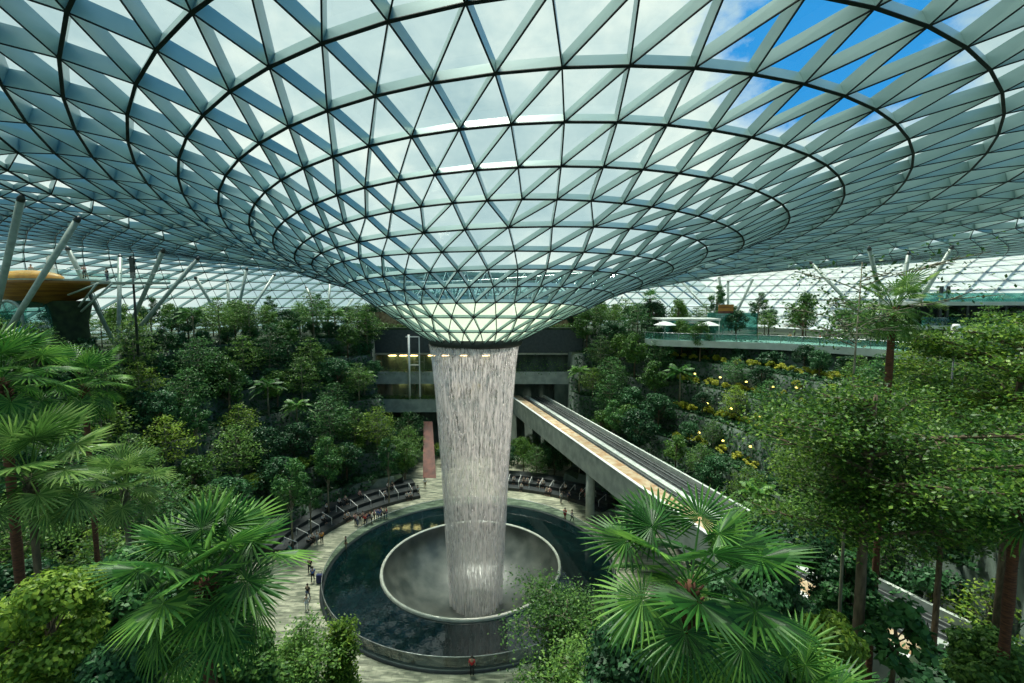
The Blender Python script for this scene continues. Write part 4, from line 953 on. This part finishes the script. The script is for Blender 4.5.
scatter(['layered', 'bushy', 'bushy_mid', 'layered_bright', 'slender'], [4, 3, 3, 1.2, 1.5], 50, 70, 112, 160, 4.6, 'upper level among the left roof columns', .75, 1.05, tries=500)
scatter(['layered', 'bushy', 'bushy_mid', 'layered_bright'], [4, 3, 3, 2], 50, 66, 160, 205, 4.6, 'upper level around the amber platform', .65, .85, tries=400)
scatter(['bushy', 'layered', 'bushy_mid', 'slender'], [4, 3, 3, 1.5], 50, 68, 50, 112, 4.4, 'upper level behind the waterfall', .75, 1.0, tries=500)
scatter(['bushy', 'layered', 'slender', 'bushy_mid'], [4, 3, 1.5, 2], 56, 76, -5, 50, 5.6, 'upper level behind the curved balcony', .7, 1.05, tries=350)
scatter(['layered', 'layered_bright', 'bushy_mid'], [3, 3, 2], 46, 60, -45, -5, 4.8, 'upper garden at the far right', .65, .9, tries=350)
for k in range(11):
    y = 16+k*2.9; x = via_x(y)+random.uniform(5.1, 6.3)
    plant(['bushy', 'layered', 'bushy_mid', 'shrub', 'layered_bright'][k % 5], x, y, hz(x, y) if hz(x, y) < 6 else 5.6, random.uniform(.75, .95) if k % 5 != 3 else 1.5, 'far bank of the viaduct cutting')
for k, (x, y) in enumerate([(-18.6, 82), (-18.2, 87), (-13.0, 88.5), (-12.0, 84), (-19.5, 78.5)]):
    plant(['shrub', 'bushy', 'shrub_bright'][k % 3], x, y, 0, [1.3, .6, 1.2][k % 3], 'foot of the red walk')
for k, (x, y) in enumerate([(-1, 78), (2, 80.5), (4, 76.5), (7, 77), (6.5, 82), (1, 84.5), (10.5, 73), (13, 70.5), (10, 79), (-3, 82), (3.5, 87), (8.5, 86), (14.5, 66)]):
    plant(['bushy', 'bushy_mid', 'layered', 'bushy'][k % 4], x, y, hz(x, y) if y > 75 or x > 9 else 0, random.uniform(.62, .8), 'ground beneath the viaduct')
for (px, py, z, hh, lb) in ((293, 548, .4, 10.5, 'slender tree at the near end of the black steps'), (329, 514, .9, 9.5, 'slender bare trunked tree among the seated people'), (389, 500, .9, 8.5, 'slender tree near the far end of the black steps'), (311, 535, .9, 7, 'young slender tree on the black steps, second from their near end')):
    x, y = gp(px, py, z); plant('slender', x, y, z, hh/9., label=lb)
# crotons and shrubs in rows on the right-hand planters
def row(r, a0, a1, n, kind, zone, s=1., jit=.5):
    for i in range(n):
        a = math.radians(a0+(a1-a0)*(i+.5+random.uniform(-.3, .3))/n); rr = r+random.uniform(-jit, jit); x, y = CX0+rr*math.cos(a), CY0+rr*math.sin(a)
        if abs(x-via_x(y)) < 5.2: continue
        if blocks(x, y, hz(x, y), DIM[kind][0]*s, DIM[kind][1]*s, .1): continue
        plant(kind, x, y, hz(x, y), s*random.uniform(.8, 1.15), zone)
row(46.6, 0, 46, 20, 'croton', 'highest planter below the balcony', .66); row(42.8, 2, 42, 18, 'croton', 'second planter below the balcony', .66); row(38.8, 6, 40, 16, 'croton', 'third planter below the balcony', .66); row(34.9, 8, 34, 9, 'croton', 'fourth planter below the balcony', .62)
row(45.3, 114, 200, 22, 'shrub', 'highest left wall edge', 1.0); row(41.3, 114, 200, 20, 'shrub', 'second left wall edge', 1.0); row(29.3, 116, 200, 14, 'shrub_bright', 'lowest left wall edge', .9)
row(48.6, 114, 205, 22, 'shrub', 'brow of the left terraces', 1.1, .8); row(48.6, -20, 60, 16, 'shrub', 'brow of the right terraces', 1.0, .6)
# trailing and ground-covering leaves: uncountable
def cover(n, name, label, a0, a1, size):
    P = []; Q = []
    while len(P) < n:
        a = math.radians(random.uniform(a0, a1)); r = math.sqrt(random.uniform(24.9**2, 52**2)); x, y = CX0+r*math.cos(a), CY0+r*math.sin(a)
        if abs(x-via_x(y)) < 4.2 and y < 97: continue
        if 60 < (math.degrees(a) % 360) < 120 and -27 < x < 11 and r > 24 and y < 97.5: 
            if x > -19 or True: continue
        z = hz(x, y); z2 = hz(x-.55*math.cos(a), y-.55*math.sin(a))
        if z-z2 > 1: z = random.uniform(z2, z); x -= .5*math.cos(a); y -= .5*math.sin(a); nv = (-math.cos(a), -math.sin(a), .5)
        else: z += random.uniform(0, .45)*random.random(); nv = (random.uniform(-.5, .5), random.uniform(-.5, .5), 1)
        pr = proj(x, y, z)
        if not pr or not (-80 < pr[0] < 1104 and -10 < pr[1] < 740): continue
        P.append((x, y, z)); Q.append(nv)
    P = np.array(P); Q = np.array(Q)+RNG.normal(size=(len(P), 3))*.35; Q /= np.linalg.norm(Q, axis=1)[:, None]
    o = link(name, leafmesh(name, leafquads(P, Q, size, .7), M['moss'])); tag(o, label, 'ground cover', kind='stuff')
cover(85000, 'ground_cover', 'dense low ground cover and creepers on the left terraces and walls', 112, 250, .42)
cover(85000, 'ground_cover', 'dense low ground cover and creepers on the right terraces and walls', -75, 68, .42)
# planter greens on the gallery balconies
for (x0, x1, y, z, nm) in ((-27, 15, 93.85, 15.4, 'upper balcony'), (-26, -3, 92.85, 10.2, 'lower balcony'), (-28, 13, 96.5, 24.0, 'dark fascia')):
    n = 2600; P = np.stack([RNG.uniform(x0, x1, n), y+RNG.normal(0, .28, n), z+np.abs(RNG.normal(0, .35, n))], 1)
    if nm == 'upper balcony': P[:, 2] = z-.6+np.abs(RNG.normal(0, .6, n))*(1+1.6*(P[:, 0] > 0))
    o = link('planter_greenery', leafmesh('planter_greenery', leafquads(P, upn(n, .7), .3, .6), M['leaf'])); tag(o, f'strip of trailing greenery planted along the {nm} of the gallery building', 'greenery', kind='stuff')
# added glowing heads on posts, standing in for yellow flowers on the right-hand planters
for k, (r, a) in enumerate([(44.0, 8), (44.0, 14), (44.0, 19), (44.0, 25), (44.0, 31), (44., 37), (40.3, 10), (40.3, 17), (40.3, 24), (40.3, 30), (36.3, 12), (36.3, 20), (36.3, 27)]):
    t = math.radians(a); x, y = CX0+(r-1.2)*math.cos(t), CY0+(r-1.2)*math.sin(t); z = hz(x, y)
    lt = tag(empty('flower_glow', (x, y, z), t+PI), 'added glowing flower stand-in on the %s row below the curved balcony, %s' % ({44.0: 'highest', 40.3: 'middle', 36.3: 'lowest'}[r], ['closest to the viewer', 'second nearest the viewer', 'third nearest the viewer', 'fourth nearest the viewer', 'fifth nearest the viewer', 'farthest'][k if k < 6 else (k-6 if k < 10 else k-10)]), 'lamp', 'added glowing flower stand-ins on the right planters')
    mb = MB(); mb.tube([(0, 0, -.1), (0, 0, 1.5)], .04, 6); mb.build('post', M['darksteel'], lt)
    mb = MB(); mb.lathe([(.02, 1.7), (.14, 1.66), (.17, 1.52), (.02, 1.48)], (0, 0), 12); mb.build('glow_head', M['glowyellow'], lt)
# labels: one per plant
ORD = ['second', 'third', 'fourth', 'fifth', 'sixth', 'seventh', 'eighth', 'ninth', 'tenth', 'eleventh', 'twelfth', 'thirteenth', 'fourteenth', 'fifteenth', 'sixteenth', 'seventeenth', 'eighteenth', 'nineteenth', 'twentieth', 'twenty-first', 'twenty-second']
by = {}
for q in PLANTS: by.setdefault((q[1], q[2]), []).append(q)
for (kind, zone), L_ in by.items():
    L_.sort(key=lambda q: q[3][0])
    prep = 'on' if 'bank' in zone else 'at' if 'foot' in zone else 'along' if 'edge' in zone or 'brow' in zone else 'on' if ('terrace' in zone or 'level' in zone or 'garden' in zone or 'ground' in zone) else 'in'
    for i, q in enumerate(L_):
        n = len(L_)
        w_ = '' if n == 1 else ('leftmost ' if i == 0 else 'rightmost ' if i == n-1 else ORD[min(i-1, 20)]+' from left, ')
        q[0]['label'] = f"{w_}{DESC[kind]} {prep} the {zone}"; q[0]['group'] = f"{DESC[kind]}s {prep} the {zone}"
print('plants', len(PLANTS))

# ------------------------------------------------------------------ light
w = bpy.data.worlds.new('world'); scn.world = w; w.use_nodes = True; nt = w.node_tree; nt.nodes.clear()
out = N(nt, 'ShaderNodeOutputWorld'); bg = N(nt, 'ShaderNodeBackground'); L(nt, bg.outputs[0], out.inputs[0])
tc = N(nt, 'ShaderNodeTexCoord'); mp = N(nt, 'ShaderNodeMapping'); mp.inputs['Scale'].default_value = (1, 1, 1.6); mp.inputs['Location'].default_value = (.35, .1, .2); L(nt, tc.outputs['Generated'], mp.inputs[0])
no = N(nt, 'ShaderNodeTexNoise'); no.inputs['Scale'].default_value = 2.6; no.inputs['Detail'].default_value = 8; no.inputs['Roughness'].default_value = .6; L(nt, mp.outputs[0], no.inputs[0])
cl = ramp(nt, no.outputs[0], [(.34, (.34, .46, .49)), (.5, (.52, .62, .61)), (.66, (.82, .84, .76))])
# a clear blue patch high on the right
d = N(nt, 'ShaderNodeVectorMath', operation='DOT_PRODUCT'); v = Vector((.53, .70, .48)).normalized(); d.inputs[1].default_value = v; L(nt, tc.outputs['Generated'], d.inputs[0])
no2 = N(nt, 'ShaderNodeMath', operation='MULTIPLY_ADD'); no2.inputs[1].default_value = .22; L(nt, no.outputs[0], no2.inputs[0]); L(nt, d.outputs['Value'], no2.inputs[2])
mk = ramp(nt, no2.outputs[0], [(1.07, (0, 0, 0)), (1.09, (1, 1, 1))]) if False else None
mr = N(nt, 'ShaderNodeMapRange'); mr.inputs[1].default_value = 1.085; mr.inputs[2].default_value = 1.11; L(nt, no2.outputs[0], mr.inputs[0])
d3 = N(nt, 'ShaderNodeVectorMath', operation='DOT_PRODUCT'); d3.inputs[1].default_value = Vector((.8, -.35, .45)).normalized(); L(nt, tc.outputs['Generated'], d3.inputs[0])
mr3 = N(nt, 'ShaderNodeMapRange'); mr3.inputs[1].default_value = .60; mr3.inputs[2].default_value = .85; L(nt, d3.outputs['Value'], mr3.inputs[0])
mxm = N(nt, 'ShaderNodeMath', operation='MAXIMUM'); L(nt, mr.outputs[0], mxm.inputs[0]); L(nt, mr3.outputs[0], mxm.inputs[1])
mx = N(nt, 'ShaderNodeMix', data_type='RGBA'); L(nt, mxm.outputs[0], mx.inputs[0]); L(nt, cl.outputs[0], mx.inputs[6]); mx.inputs[7].default_value = (.03, .26, .62, 1)
L(nt, mx.outputs[2], bg.inputs[0]); bg.inputs[1].default_value = 1.0
sl = bpy.data.lights.new('sun', 'SUN'); sl.energy = 6; sl.angle = math.radians(18); sl.color = (1, .95, .82)
so = bpy.data.objects.new('sun', sl); COL.objects.link(so); so.rotation_euler = Vector((.15, -.33, -1)).normalized().to_track_quat('-Z', 'Y').to_euler()
so.location = (0, 0, 120)
scn.view_settings.view_transform = 'Standard'; scn.view_settings.look = 'None'; scn.view_settings.gamma = 1; scn.view_settings.exposure = .45
